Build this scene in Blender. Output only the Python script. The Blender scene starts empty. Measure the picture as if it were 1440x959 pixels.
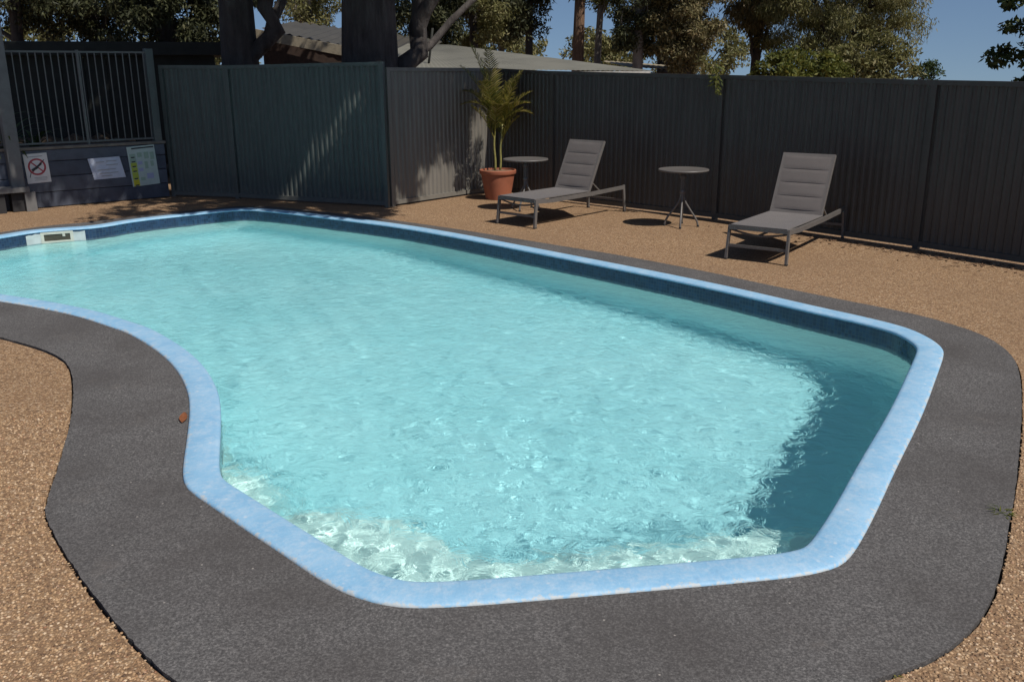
import bpy, bmesh, math, random
import numpy as np
from mathutils import Vector, Matrix
from mathutils.geometry import tessellate_polygon

R = math.radians
scene = bpy.context.scene
col = scene.collection
random.seed(7)
rng = np.random.default_rng(11)

# ------------------------------------------------------------------ camera
cam_data = bpy.data.cameras.new('camera')
cam = bpy.data.objects.new('camera', cam_data)
col.objects.link(cam)
cam_data.sensor_width = 36.0
cam_data.lens = 32.25
cam_data.clip_start = 0.08
cam_data.clip_end = 3000.0
cam.location = (0.0, 0.0, 1.85)
cam.rotation_euler = (Matrix.Rotation(R(90 - 16.394), 3, 'X') @ Matrix.Rotation(R(-0.3), 3, 'Z')).to_euler()
scene.camera = cam

# ------------------------------------------------------------------ light
SUN_EL = R(54.0)
SUN_H = Vector((0.745, -0.667, 0)).normalized()          # towards the sun, on the ground plan
SUN = Vector((SUN_H.x * math.cos(SUN_EL), SUN_H.y * math.cos(SUN_EL), math.sin(SUN_EL)))
world = bpy.data.worlds.new('World')
scene.world = world
world.use_nodes = True
wn = world.node_tree
wn.nodes.clear()
w_out = wn.nodes.new('ShaderNodeOutputWorld')
w_bg = wn.nodes.new('ShaderNodeBackground')
w_sky = wn.nodes.new('ShaderNodeTexSky')
w_sky.sky_type = 'NISHITA'
w_sky.sun_disc = False
w_sky.sun_elevation = SUN_EL
w_sky.sun_rotation = math.atan2(SUN_H.x, SUN_H.y)
w_sky.air_density = 1.0
w_sky.dust_density = 2.6
w_sky.ozone_density = 4.0
w_sky.altitude = 1500.0
w_bg.inputs['Strength'].default_value = 0.08
w_geo = wn.nodes.new('ShaderNodeTexCoord')                # the yard stands on a rise: the horizon lies a little below eye level
w_add = wn.nodes.new('ShaderNodeVectorMath')
w_add.operation = 'ADD'
w_add.inputs[1].default_value = (0, 0, 0.10)
wn.links.new(w_geo.outputs['Generated'], w_add.inputs[0])
wn.links.new(w_add.outputs[0], w_sky.inputs[0])
wn.links.new(w_sky.outputs[0], w_bg.inputs[0])
wn.links.new(w_bg.outputs[0], w_out.inputs[0])
sun_data = bpy.data.lights.new('sun', 'SUN')
sun_data.energy = 5.0
sun_data.angle = R(0.53)
sun_data.color = (1.0, 0.95, 0.87)
sun = bpy.data.objects.new('sun', sun_data)
col.objects.link(sun)
sun.rotation_euler = SUN.to_track_quat('Z', 'Y').to_euler()
sun.location = (6, -4, 9)

scene.view_settings.view_transform = 'Standard'
scene.view_settings.look = 'None'
scene.view_settings.exposure = -0.08
scene.view_settings.gamma = 1.0
scene.render.engine = 'CYCLES'
cy = scene.cycles
cy.max_bounces = 8
cy.diffuse_bounces = 4
cy.glossy_bounces = 3
cy.transmission_bounces = 6
cy.transparent_max_bounces = 24
cy.use_denoising = True
cy.sample_clamp_indirect = 6.0
# ------------------------------------------------------------------ helpers
def link(o, parent=None):
    col.objects.link(o)
    if parent is not None:
        o.parent = parent
    return o

def tag(o, label=None, cat=None, group=None, kind=None):
    if label: o['label'] = label
    if cat: o['category'] = cat
    if group: o['group'] = group
    if kind: o['kind'] = kind
    return o

def empty(name, loc=(0, 0, 0), rz=0.0):
    o = bpy.data.objects.new(name, None)
    o.empty_display_size = 0.1
    o.location = loc
    o.rotation_euler = (0, 0, rz)
    return link(o)

def mesh_obj(name, verts, faces, mat, parent=None, smooth=False):
    me = bpy.data.meshes.new(name)
    me.from_pydata([tuple(v) for v in verts], [], faces)
    me.validate()
    me.update()
    if mat: me.materials.append(mat)
    if smooth:
        me.polygons.foreach_set('use_smooth', [True] * len(me.polygons))
    return link(bpy.data.objects.new(name, me), parent)

def fast_mesh(name, V, Q, mat, parent=None, smooth=False):
    """numpy verts (n,3) and faces (m,k)"""
    me = bpy.data.meshes.new(name)
    k = Q.shape[1]
    me.vertices.add(len(V)); me.vertices.foreach_set('co', np.ascontiguousarray(V, dtype=np.float32).ravel())
    me.loops.add(Q.size); me.loops.foreach_set('vertex_index', np.ascontiguousarray(Q, dtype=np.int32).ravel())
    me.polygons.add(len(Q))
    me.polygons.foreach_set('loop_start', np.arange(0, Q.size, k, dtype=np.int32))
    me.polygons.foreach_set('loop_total', np.full(len(Q), k, dtype=np.int32))
    me.polygons.foreach_set('use_smooth', np.full(len(Q), smooth, dtype=bool))
    me.update(calc_edges=True)
    if mat: me.materials.append(mat)
    return link(bpy.data.objects.new(name, me), parent)

class MB:
    """collects boxes, bars, tubes, lathes into one mesh"""
    def __init__(s): s.v = []; s.f = []
    def add(s, vs, fs):
        b = len(s.v); s.v += [tuple(v) for v in vs]; s.f += [tuple(i + b for i in f) for f in fs]; return s
    def box(s, x0, x1, y0, y1, z0, z1, bev=0.0):
        if bev <= 0:
            vs = [(x, y, z) for z in (z0, z1) for y in (y0, y1) for x in (x0, x1)]
            return s.add(vs, [(0, 2, 3, 1), (4, 5, 7, 6), (0, 1, 5, 4), (2, 6, 7, 3), (0, 4, 6, 2), (1, 3, 7, 5)])
        bm = bmesh.new(); bmesh.ops.create_cube(bm, size=1)
        for v in bm.verts:
            v.co = ((x0 + x1) / 2 + v.co.x * (x1 - x0), (y0 + y1) / 2 + v.co.y * (y1 - y0), (z0 + z1) / 2 + v.co.z * (z1 - z0))
        bmesh.ops.bevel(bm, geom=list(bm.edges), offset=bev, segments=2, affect='EDGES', profile=0.6)
        bm.verts.index_update()
        r = s.add([v.co for v in bm.verts], [[v.index for v in f.verts] for f in bm.faces]); bm.free(); return r
    def bar(s, a, b, w, h=None, up=(0, 0, 1)):
        h = h or w
        a = Vector(a); b = Vector(b); d = (b - a).normalized(); u = Vector(up)
        if abs(d.dot(u)) > .98: u = Vector((1, 0, 0))
        x = d.cross(u).normalized(); z = x.cross(d).normalized()
        vs = [p + x * (sx * w / 2) + z * (sz * h / 2) for p in (a, b) for sx, sz in ((-1, -1), (1, -1), (1, 1), (-1, 1))]
        return s.add(vs, [(0, 1, 2, 3), (7, 6, 5, 4), (0, 4, 5, 1), (1, 5, 6, 2), (2, 6, 7, 3), (3, 7, 4, 0)])
    def tube(s, pts, rad, n=10, cap=True):
        pts = [Vector(p) for p in pts]
        rs = rad if isinstance(rad, (list, tuple)) else [rad] * len(pts)
        rings = []; px = None
        for i, p in enumerate(pts):
            d = (pts[min(i + 1, len(pts) - 1)] - pts[max(i - 1, 0)]).normalized()
            if px is None:
                u = Vector((0, 0, 1)) if abs(d.z) < .9 else Vector((1, 0, 0)); px = d.cross(u).normalized()
            px = (px - d * px.dot(d)).normalized(); py = d.cross(px)
            rings.append([p + (px * math.cos(2 * math.pi * k / n) + py * math.sin(2 * math.pi * k / n)) * rs[i] for k in range(n)])
        vs = [v for r in rings for v in r]; fs = []
        for i in range(len(pts) - 1):
            for k in range(n):
                k2 = (k + 1) % n; fs.append((i * n + k, i * n + k2, (i + 1) * n + k2, (i + 1) * n + k))
        if cap: fs += [tuple(range(n))[::-1], tuple((len(pts) - 1) * n + k for k in range(n))]
        return s.add(vs, fs)
    def lathe(s, prof, n=40, cx=0, cy=0):
        vs = [(cx + r * math.cos(2 * math.pi * k / n), cy + r * math.sin(2 * math.pi * k / n), z) for r, z in prof for k in range(n)]
        fs = [(i * n + k, i * n + (k + 1) % n, (i + 1) * n + (k + 1) % n, (i + 1) * n + k) for i in range(len(prof) - 1) for k in range(n)]
        fs += [tuple(range(n))[::-1], tuple((len(prof) - 1) * n + k for k in range(n))]
        return s.add(vs, fs)
    def build(s, name, mat, parent=None, smooth=False, auto=None):
        o = mesh_obj(name, s.v, s.f, mat, parent, smooth)
        if auto: o.data.set_sharp_from_angle(angle=R(auto))
        return o

# ------------------------------------------------------------------ materials
def new_mat(name):
    m = bpy.data.materials.new(name); m.use_nodes = True
    nt = m.node_tree; b = nt.nodes['Principled BSDF']
    return m, nt, b

def N(nt, typ, **kw):
    n = nt.nodes.new(typ)
    for k, v in kw.items():
        if k.startswith('i_'):
            n.inputs[k[2:].replace('_', ' ')].default_value = v
        else:
            setattr(n, k, v)
    return n

def L(nt, a, b): nt.links.new(a, b)

def ramp(nt, fac, stops, interp='LINEAR'):
    r = nt.nodes.new('ShaderNodeValToRGB'); cr = r.color_ramp; cr.interpolation = interp
    while len(cr.elements) > 1: cr.elements.remove(cr.elements[-1])
    cr.elements[0].position = stops[0][0]; cr.elements[0].color = (*stops[0][1], 1)
    for p, c in stops[1:]:
        e = cr.elements.new(p); e.color = (*c, 1)
    nt.links.new(fac, r.inputs[0]); return r.outputs[0]

def coords(nt, kind='Object', scale=(1, 1, 1)):
    t = nt.nodes.new('ShaderNodeTexCoord'); m = nt.nodes.new('ShaderNodeMapping')
    m.inputs['Scale'].default_value = scale
    nt.links.new(t.outputs[kind], m.inputs[0]); return m.outputs[0]

def noise(nt, vec, scale, detail=4, rough=.55):
    n = N(nt, 'ShaderNodeTexNoise'); n.inputs['Scale'].default_value = scale
    n.inputs['Detail'].default_value = detail; n.inputs['Roughness'].default_value = rough
    if vec: nt.links.new(vec, n.inputs['Vector'])
    return n.outputs['Fac']

def mixc(nt, fac, a, b, mode='MIX'):
    m = N(nt, 'ShaderNodeMix', data_type='RGBA', blend_type=mode)
    for i, v in ((0, fac), (6, a), (7, b)):
        if hasattr(v, 'is_output') or isinstance(v, bpy.types.NodeSocket): nt.links.new(v, m.inputs[i])
        elif isinstance(v, (int, float)): m.inputs[i].default_value = v
        else: m.inputs[i].default_value = (*v, 1)
    return m.outputs[2]

def bump(nt, bsdf, h, strength=.3, dist=.01):
    b = N(nt, 'ShaderNodeBump'); b.inputs['Strength'].default_value = strength; b.inputs['Distance'].default_value = dist
    nt.links.new(h, b.inputs['Height']); nt.links.new(b.outputs[0], bsdf.inputs['Normal'])

def simple(name, c, rough=.5, metal=0., var=.25, scale=14., bs=.15, bd=.003, spec=.5, c2=None):
    m, nt, b = new_mat(name)
    v = coords(nt)
    n = noise(nt, v, scale, 5)
    c2 = c2 or tuple(x * (1 - var) for x in c)
    hi = tuple(min(1, x * (1 + var * .6)) for x in c)
    L(nt, ramp(nt, n, [(.3, c2), (.52, c), (.75, hi)]), b.inputs['Base Color'])
    b.inputs['Roughness'].default_value = rough; b.inputs['Metallic'].default_value = metal
    b.inputs['Specular IOR Level'].default_value = spec
    if bs: bump(nt, b, noise(nt, v, scale * 6, 3), bs, bd)
    return m
WSTEP = .016; SLOPE = .0076
# ------------------------------------------------------------------ pool plan (metres, ground plan)
COPING_RAW = [(-6.077, 10.817), (-5.897, 11.165), (-5.587, 11.34), (-5.253, 11.465), (-5.018, 11.972), (-4.38, 12.543), (-3.886, 12.991), (-3.414, 12.918), (-2.175, 12.057), (-1.06, 11.223), (0.598, 9.432), (1.842, 8.042), (2.458, 7.191), (2.734, 6.852), (2.936, 6.542), (2.978, 6.278), (2.967, 6.051), (2.907, 5.887), (2.714, 5.541), (2.268, 4.747), (1.847, 4.063), (1.566, 3.587), (1.373, 3.283), (1.289, 3.179), (1.22, 3.132), (1.087, 3.082), (0.738, 3.025), (0.334, 2.966), (-0.056, 2.909), (-0.285, 2.884), (-0.439, 2.89), (-0.597, 2.966), (-0.721, 3.064), (-0.91, 3.262), (-1.105, 3.457), (-1.293, 3.653), (-1.492, 3.854), (-1.557, 3.969), (-1.613, 4.131), (-1.715, 4.495), (-1.831, 4.885), (-1.949, 5.21), (-2.161, 5.636), (-2.432, 6.047), (-2.825, 6.518), (-3.042, 6.698), (-3.425, 7.02), (-3.878, 7.301), (-4.32, 7.528), (-5.2, 7.95), (-6.0, 8.5), (-6.5, 9.3), (-6.45, 10.1)]
def resample(pts, step, closed=True, iters=3):
    P = np.array(pts, float)
    for _ in range(iters):                       # Chaikin
        Q = np.roll(P, -1, axis=0) if closed else P[1:]
        A = P if closed else P[:-1]
        P2 = np.empty((len(A) * 2, 2)); P2[0::2] = .75 * A + .25 * Q; P2[1::2] = .25 * A + .75 * Q
        P = P2 if closed else np.vstack([P[:1], P2, P[-1:]])
    Q = np.vstack([P, P[:1]]) if closed else P
    s = np.concatenate([[0], np.cumsum(np.hypot(*np.diff(Q, axis=0).T))])
    n = int(s[-1] / step); t = np.linspace(0, s[-1], n + (0 if closed else 1), endpoint=not closed)
    return np.stack([np.interp(t, s, Q[:, 0]), np.interp(t, s, Q[:, 1])], 1)

LOOP = resample(COPING_RAW, 0.05)                # outer edge of the coping, clockwise
nL = len(LOOP)
tan = np.roll(LOOP, -3, axis=0) - np.roll(LOOP, 3, axis=0)
tan /= np.linalg.norm(tan, axis=1)[:, None]
INW = np.stack([tan[:, 1], -tan[:, 0]], 1)       # inward normal of a clockwise loop
if np.sum(LOOP[:, 0] * np.roll(LOOP[:, 1], -1) - np.roll(LOOP[:, 0], -1) * LOOP[:, 1]) > 0: INW = -INW
ARC = np.concatenate([[0], np.cumsum(np.hypot(*np.diff(LOOP, axis=0).T))])

def offset(d): return LOOP + INW * d

def inside(P, poly):
    x, y = P[:, 0], P[:, 1]; r = np.zeros(len(P), bool); a = poly; b = np.roll(poly, -1, axis=0)
    for (x0, y0), (x1, y1) in zip(a, b):
        if y0 == y1: continue
        c = ((y0 > y) != (y1 > y)) & (x < (x1 - x0) * (y - y0) / (y1 - y0) + x0); r ^= c
    return r

def sweep(name, prof, mat, parent=None, smooth=True, wob=0.0):
    """profile [(inward offset, z)] swept round the pool; UV = (arc length, profile length)"""
    V = []; m = len(prof)
    for d, z in prof:
        p = offset(d); V.append(np.column_stack([p, np.full(nL, z)]))
    V = np.vstack(V); i = np.arange(nL); j = (i + 1) % nL; F = []
    for k in range(m - 1): F.append(np.column_stack([k * nL + i, (k + 1) * nL + i, (k + 1) * nL + j, k * nL + j]))
    o = fast_mesh(name, V, np.vstack(F), mat, parent, smooth)
    uv = o.data.uv_layers.new(name='UVMap')
    pl = np.concatenate([[0], np.cumsum(np.hypot(*np.diff(np.array(prof), axis=0).T))])
    u = np.zeros(((m - 1), nL, 4, 2)); step = ARC[1]
    for k in range(m - 1):
        u[k, :, 0] = np.column_stack([i * step, np.full(nL, pl[k])]); u[k, :, 1] = np.column_stack([i * step, np.full(nL, pl[k + 1])])
        u[k, :, 2] = np.column_stack([(i + 1) * step, np.full(nL, pl[k + 1])]); u[k, :, 3] = np.column_stack([(i + 1) * step, np.full(nL, pl[k])])
    uv.data.foreach_set('uv', u.ravel()); return o

WATER_Z = -0.135
WALL_D = 0.165

# --- materials of the pool
def m_coping():
    m, nt, b = new_mat('painted_concrete_blue'); v = coords(nt)
    n1 = noise(nt, v, 3.5, 8, .72); n2 = noise(nt, v, 22, 8, .75); n3 = noise(nt, v, 70, 4)
    c = ramp(nt, n1, [(.32, (.185, .375, .565)), (.5, (.225, .42, .60)), (.68, (.30, .475, .635))])
    c = mixc(nt, ramp(nt, n2, [(.46, (0, 0, 0)), (.66, (.55, .55, .55))]), c, (.42, .53, .63))
    c = mixc(nt, ramp(nt, n3, [(.66, (0, 0, 0)), (.74, (.6, .6, .6))]), c, (.16, .30, .52))
    uvn = noise(nt, coords(nt, 'UV', (14, 3.5, 1)), 4.0, 7, .75)          # brush strokes across the rim
    c = mixc(nt, ramp(nt, uvn, [(.52, (0, 0, 0)), (.72, (.35, .35, .35))]), c, (.46, .56, .66))
    uvd = noise(nt, coords(nt, 'UV', (9, 2, 1)), 3.0, 6, .7)
    c = mixc(nt, ramp(nt, uvd, [(.58, (0, 0, 0)), (.76, (.45, .45, .45))]), c, (.15, .27, .42))
    ed = N(nt, 'ShaderNodeSeparateXYZ'); tu = N(nt, 'ShaderNodeTexCoord'); L(nt, tu.outputs['UV'], ed.inputs[0])
    chip = N(nt, 'ShaderNodeMath', operation='SUBTRACT'); L(nt, noise(nt, v, 24, 5, .7), chip.inputs[0]); 
    dm = N(nt, 'ShaderNodeMapRange'); dm.inputs['From Min'].default_value = .060; dm.inputs['From Max'].default_value = .115; dm.inputs['To Min'].default_value = 0; dm.inputs['To Max'].default_value = .34; L(nt, ed.outputs['Y'], dm.inputs['Value']); L(nt, dm.outputs[0], chip.inputs[1])
    c = mixc(nt, ramp(nt, chip.outputs[0], [(.40, (0, 0, 0)), (.47, (.8, .8, .8))]), c, (.46, .47, .46))
    sp = N(nt, 'ShaderNodeTexVoronoi', feature='F1'); sp.inputs['Scale'].default_value = 9; L(nt, v, sp.inputs['Vector'])
    c = mixc(nt, ramp(nt, sp.outputs['Distance'], [(.05, (.7, .7, .7)), (.1, (0, 0, 0))]), c, (.50, .56, .62))
    L(nt, c, b.inputs['Base Color']); b.inputs['Roughness'].default_value = .62
    bump(nt, b, n3, .4, .004); return m

def m_tiles():
    m, nt, b = new_mat('mosaic_tile_navy'); t = N(nt, 'ShaderNodeTexCoord')
    br = N(nt, 'ShaderNodeTexBrick', offset=0.0, squash=1.0)
    br.inputs['Scale'].default_value = 1.0; br.inputs['Brick Width'].default_value = .032; br.inputs['Row Height'].default_value = .032
    br.inputs['Mortar Size'].default_value = .0022; br.inputs['Mortar Smooth'].default_value = .2; br.inputs['Bias'].default_value = -.1
    br.inputs['Color1'].default_value = (.007, .024, .065, 1); br.inputs['Color2'].default_value = (.020, .060, .135, 1); br.inputs['Mortar'].default_value = (.05, .075, .11, 1)
    L(nt, t.outputs['UV'], br.inputs['Vector'])
    v = coords(nt)
    c = mixc(nt, ramp(nt, noise(nt, v, 1.3, 4), [(.45, (0, 0, 0)), (.7, (.5, .5, .5))]), br.outputs['Color'], (.022, .026, .06))
    sc = N(nt, 'ShaderNodeSeparateXYZ'); L(nt, t.outputs['Object'], sc.inputs[0])
    mr = N(nt, 'ShaderNodeMapRange'); mr.inputs['From Min'].default_value = WATER_Z - .005; mr.inputs['From Max'].default_value = WATER_Z + .022
    L(nt, sc.outputs['Z'], mr.inputs['Value'])
    scum = N(nt, 'ShaderNodeMath', operation='MULTIPLY'); L(nt, noise(nt, v, 30, 4), scum.inputs[0])
    inv = N(nt, 'ShaderNodeMath', operation='SUBTRACT'); inv.inputs[0].default_value = 1; L(nt, mr.outputs[0], inv.inputs[1]); L(nt, inv.outputs[0], scum.inputs[1])
    c = mixc(nt, scum.outputs[0], c, (.16, .21, .24))
    L(nt, c, b.inputs['Base Color']); b.inputs['Roughness'].default_value = .18
    bump(nt, b, br.outputs['Fac'], -.4, .002); return m

def m_plaster():
    m, nt, b = new_mat('pool_plaster'); v = coords(nt)
    c = ramp(nt, noise(nt, v, .9, 4, .6), [(.3, PLASTER[0]), (.55, PLASTER[1]), (.75, PLASTER[2])])
    c = mixc(nt, ramp(nt, noise(nt, v, 6, 5, .65), [(.52, (0, 0, 0)), (.72, (.22, .22, .22))]), c, (.35, .48, .46))
    sz = N(nt, 'ShaderNodeSeparateXYZ'); L(nt, v, sz.inputs[0])
    mr = N(nt, 'ShaderNodeMapRange'); mr.inputs['From Min'].default_value = -.90; mr.inputs['From Max'].default_value = -.42; L(nt, sz.outputs['Z'], mr.inputs['Value'])
    c = mixc(nt, mr.outputs[0], c, (.78, .88, .82))
    L(nt, c, b.inputs['Base Color']); b.inputs['Roughness'].default_value = .7; return m

PLASTER = ((.45, .775, .81), (.51, .815, .85), (.57, .85, .87))
M = {}
M['coping'] = m_coping(); M['tiles'] = m_tiles(); M['plaster'] = m_plaster()

coping = tag(sweep('pool_coping', [(.0, -.06), (.0, .006), (.005, .013), (.015, .017), (.08, .019), (.145, .018), (.160, .015), (.168, .008), (.171, -.001), (WALL_D, -.006)], M['coping']), 'blue painted concrete coping running round the swimming pool', kind='structure')
tiles = tag(sweep('waterline_tiles', [(WALL_D - .001, -.003), (WALL_D - .001, -.19)], M['tiles'], smooth=False), 'navy mosaic tile band at the waterline of the pool', kind='structure')

# --- basin
WALL = offset(WALL_D)
def wall_dist(P, poly=WALL):
    d = np.full(len(P), 1e9)
    for k in range(0, len(poly), 2):
        dd = np.hypot(P[:, 0] - poly[k, 0], P[:, 1] - poly[k, 1]); np.minimum(d, dd, out=d)
    return d
near_left = WALL[(WALL[:, 1] < 4.65) & (WALL[:, 0] < -.3)]          # walls along the shallow bench
near_end = WALL[(WALL[:, 1] < 3.6) & (WALL[:, 0] < 1.2)]
def depth(P):
    base = .88 + .02 * np.clip(P[:, 1] - 3, 0, 10)
    d = wall_dist(P)
    cove = np.clip(1 - d / .22, 0, 1) ** 2 * .20
    db = np.minimum(wall_dist(P, near_left) - .10, wall_dist(P, near_end) - .64)
    w = np.clip(db / .42, 0, 1); w = w * w * (3 - 2 * w)
    return (base - cove) * w + (.30 + .05 * np.clip(db + .5, 0, .6)) * (1 - w)

def grid(step, d_out):
    poly = offset(d_out); lo = poly.min(0) - step; hi = poly.max(0) + step
    xs = np.arange(lo[0], hi[0], step); ys = np.arange(lo[1], hi[1], step)
    X, Y = np.meshgrid(xs, ys); P = np.column_stack([X.ravel(), Y.ravel()]); nx = len(xs)
    keep = inside(P, poly).reshape(X.shape)
    q = keep[:-1, :-1] & keep[1:, :-1] & keep[:-1, 1:] & keep[1:, 1:]
    r, c = np.nonzero(q); a = r * nx + c
    Q = np.column_stack([a, a + 1, a + nx + 1, a + nx]); used = np.unique(Q)
    remap = np.full(len(P), -1); remap[used] = np.arange(len(used))
    return P[used], remap[Q]

P, Q = grid(.05, .09)
basin_v = np.column_stack([P, WATER_Z - depth(P)])
basin = tag(fast_mesh('pool_floor', basin_v, Q, M['plaster'], smooth=True), 'pale plaster floor of the swimming pool', kind='structure')
pool_wall = tag(sweep('pool_wall', [(WALL_D, -.185), (WALL_D, -2.2)], M['plaster']), 'pale plaster walls of the swimming pool', kind='structure')
# --- water
P, Q = grid(WSTEP, .12)
def waves(P):
    x, y = P[:, 0], P[:, 1]; z = np.zeros(len(P)); r = np.random.default_rng(5)
    # patches of stronger and weaker chop, livelier by the return jet on the left and along the near end
    db = np.minimum(wall_dist(P, near_left), wall_dist(P, near_end) - .35)
    patch_ = 1 + .2 * np.sin(1.1 * x + .7 * y) * np.sin(.9 * y - .6 * x + 1) + .5 * np.exp(-((x + 4.6) ** 2 + (y - 10.4) ** 2) / 1.2) + 3.2 * np.exp(-(np.clip(db, 0, 9) / .42) ** 2)
    for i in range(80):
        u = r.random(); lam = .055 * (14.0 ** u); th = r.normal(.45, .8) if i % 3 else r.random() * 6.28
        k = 2 * math.pi / lam; a = SLOPE / k * (.55 if lam > .3 else 1.0)
        wx = .05 * np.sin(1.7 * y + i) + .03 * np.sin(3.9 * x - i) + .012 * np.sin(9 * y + 2 * i); wy = .05 * np.sin(1.9 * x + 2 * i) + .03 * np.sin(3.3 * y + i) + .012 * np.sin(8 * x + i)
        s = np.sin(k * ((x + wx) * math.cos(th) + (y + wy) * math.sin(th)) + r.random() * 6.28)
        g_ = .6 + .6 * np.sin(.9 * x * math.cos(i) + 1.3 * y * math.sin(i) + 2 * i)       # wave groups
        z += a * s * g_
    return z * patch_
def m_water():
    m, nt, b = new_mat('pool_water'); nt.nodes.remove(b)
    out = nt.nodes['Material Output']
    g = N(nt, 'ShaderNodeBsdfGlass'); g.inputs['IOR'].default_value = 1.33; g.inputs['Roughness'].default_value = 0
    g.inputs['Color'].default_value = (.88, .99, 1.0, 1)
    v = coords(nt, scale=(1, 1.12, 1))                      # fine ripples too small for the mesh
    wv = N(nt, 'ShaderNodeTexNoise', noise_dimensions='2D'); wv.inputs['Scale'].default_value = 8.0; wv.inputs['Detail'].default_value = 4; wv.inputs['Roughness'].default_value = .62; wv.inputs['Distortion'].default_value = .9; L(nt, v, wv.inputs['Vector'])
    bp = N(nt, 'ShaderNodeBump'); bp.inputs['Strength'].default_value = 1.0; bp.inputs['Distance'].default_value = .0115
    L(nt, wv.outputs['Fac'], bp.inputs['Height']); L(nt, bp.outputs[0], g.inputs['Normal'])
    L(nt, g.outputs[0], out.inputs['Surface']); return m
M['water'] = m_water()
water = tag(fast_mesh('pool_water', np.column_stack([P, WATER_Z + waves(P)]), Q, M['water'], smooth=True), 'rippled turquoise water filling the swimming pool', kind='structure')
water.cycles.is_caustics_caster = True                 # sunlight bends through the ripples on to the floor
basin.cycles.is_caustics_receiver = True
pool_wall.cycles.is_caustics_receiver = True
sun_data.cycles.is_caustics_light = True
# ------------------------------------------------------------------ ground, path band
PEB = [(0, (.080, .045, .025)), (.18, (.178, .103, .054)), (.38, (.288, .172, .088)), (.58, (.36, .227, .122)), (.78, (.44, .295, .168)), (.92, (.525, .395, .265)), (1, (.25, .110, .055))]
def m_pebble():
    m, nt, b = new_mat('exposed_aggregate'); v = coords(nt)
    vo = N(nt, 'ShaderNodeTexVoronoi', feature='F1'); vo.inputs['Scale'].default_value = 92; vo.inputs['Randomness'].default_value = 1
    L(nt, v, vo.inputs['Vector'])
    sx = N(nt, 'ShaderNodeSeparateXYZ'); L(nt, vo.outputs['Color'], sx.inputs[0])
    c = ramp(nt, sx.outputs['X'], PEB)
    edge = ramp(nt, vo.outputs['Distance'], [(.35, (0, 0, 0)), (.62, (.75, .75, .75))])
    c = mixc(nt, edge, c, (.17, .105, .06))
    big = noise(nt, v, .55, 5, .6)
    c = mixc(nt, ramp(nt, big, [(.35, (.5, .5, .5)), (.62, (0, 0, 0))]), c, (.20, .125, .072))
    fl = noise(nt, v, 7, 5, .7)
    c = mixc(nt, ramp(nt, fl, [(.55, (0, 0, 0)), (.8, (.4, .4, .4))]), c, (.17, .10, .06))
    L(nt, c, b.inputs['Base Color']); b.inputs['Roughness'].default_value = .8; b.inputs['Specular IOR Level'].default_value = .3
    inv = N(nt, 'ShaderNodeMath', operation='SUBTRACT'); inv.inputs[0].default_value = 1; L(nt, vo.outputs['Distance'], inv.inputs[1])
    ad = N(nt, 'ShaderNodeMath', operation='ADD'); L(nt, inv.outputs[0], ad.inputs[0]); L(nt, sx.outputs['Y'], ad.inputs[1])
    bump(nt, b, ad.outputs[0], .55, .006); return m

def m_asphalt():
    m, nt, b = new_mat('asphalt_band'); v = coords(nt)
    n = noise(nt, v, 105, 4, .8); n2 = noise(nt, v, 1.4, 5, .6); n3 = noise(nt, v, 34, 4, .7)
    c = ramp(nt, n, [(.32, (.038, .036, .036)), (.5, (.088, .084, .083)), (.66, (.19, .18, .175))])
    c = mixc(nt, ramp(nt, n2, [(.34, (.62, .62, .62)), (.6, (0, 0, 0))]), c, (.056, .050, .048))
    c = mixc(nt, ramp(nt, n3, [(.6, (0, 0, 0)), (.8, (.35, .35, .35))]), c, (.115, .102, .098))
    st = noise(nt, v, 2.7, 7, .72)
    c = mixc(nt, ramp(nt, st, [(.60, (0, 0, 0)), (.70, (.4, .4, .4))]), c, (.13, .115, .105))
    vo = N(nt, 'ShaderNodeTexVoronoi', feature='F1'); vo.inputs['Scale'].default_value = 11; L(nt, v, vo.inputs['Vector'])
    c = mixc(nt, ramp(nt, vo.outputs['Distance'], [(.035, (.8, .8, .8)), (.055, (0, 0, 0))]), c, (.34, .31, .28))
    L(nt, c, b.inputs['Base Color']); b.inputs['Roughness'].default_value = .85; b.inputs['Specular IOR Level'].default_value = .25
    bump(nt, b, n, .5, .004); return m
M['pebble'] = m_pebble(); M['asphalt'] = m_asphalt()
M['gap'] = simple('dark_joint_soil', (.02, .016, .012), .95, scale=20)

BAND_RAW = [(-3.734, 6.429), (-3.384, 6.218), (-3.085, 5.967), (-2.895, 5.723), (-2.703, 5.352), (-2.476, 4.838), (-2.252, 4.225), (-2.085, 3.72), (-2.030, 3.61), (-1.855, 3.363), (-1.586, 3.028), (-1.357, 2.767), (-1.106, 2.501), (-.75, 2.25), (-.2, 2.13), (.4, 2.19), (.85, 2.33), (1.124, 2.469), (1.293, 2.536), (1.474, 2.648), (1.671, 2.839), (1.865, 3.11), (2.097, 3.497), (2.362, 3.936), (2.738, 4.603), (2.98, 5.047), (3.267, 5.619), (3.388, 5.993), (3.408, 6.367), (3.301, 6.695), (3.151, 6.979), (2.769, 7.423), (2.227, 8.076), (1.955, 8.47), (1.111, 9.437), (0.625, 9.873), (-0.624, 11.083), (-1.642, 11.93), (-2.144, 12.29), (-3.4, 13.16), (-3.92, 13.26), (-4.5, 12.78), (-5.12, 12.2), (-5.46, 11.76), (-5.815, 11.594), (-6.199, 11.046), (-6.75, 10.2), (-6.8, 9.2), (-6.2, 8.1), (-5.2, 7.4), (-4.3, 6.85)]
BAND = resample(BAND_RAW, .03)
if np.sum(BAND[:, 0] * np.roll(BAND[:, 1], -1) - np.roll(BAND[:, 0], -1) * BAND[:, 1]) > 0: BAND = BAND[::-1]
jit = np.random.default_rng(3).normal(0, .0015, BAND.shape)
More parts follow.
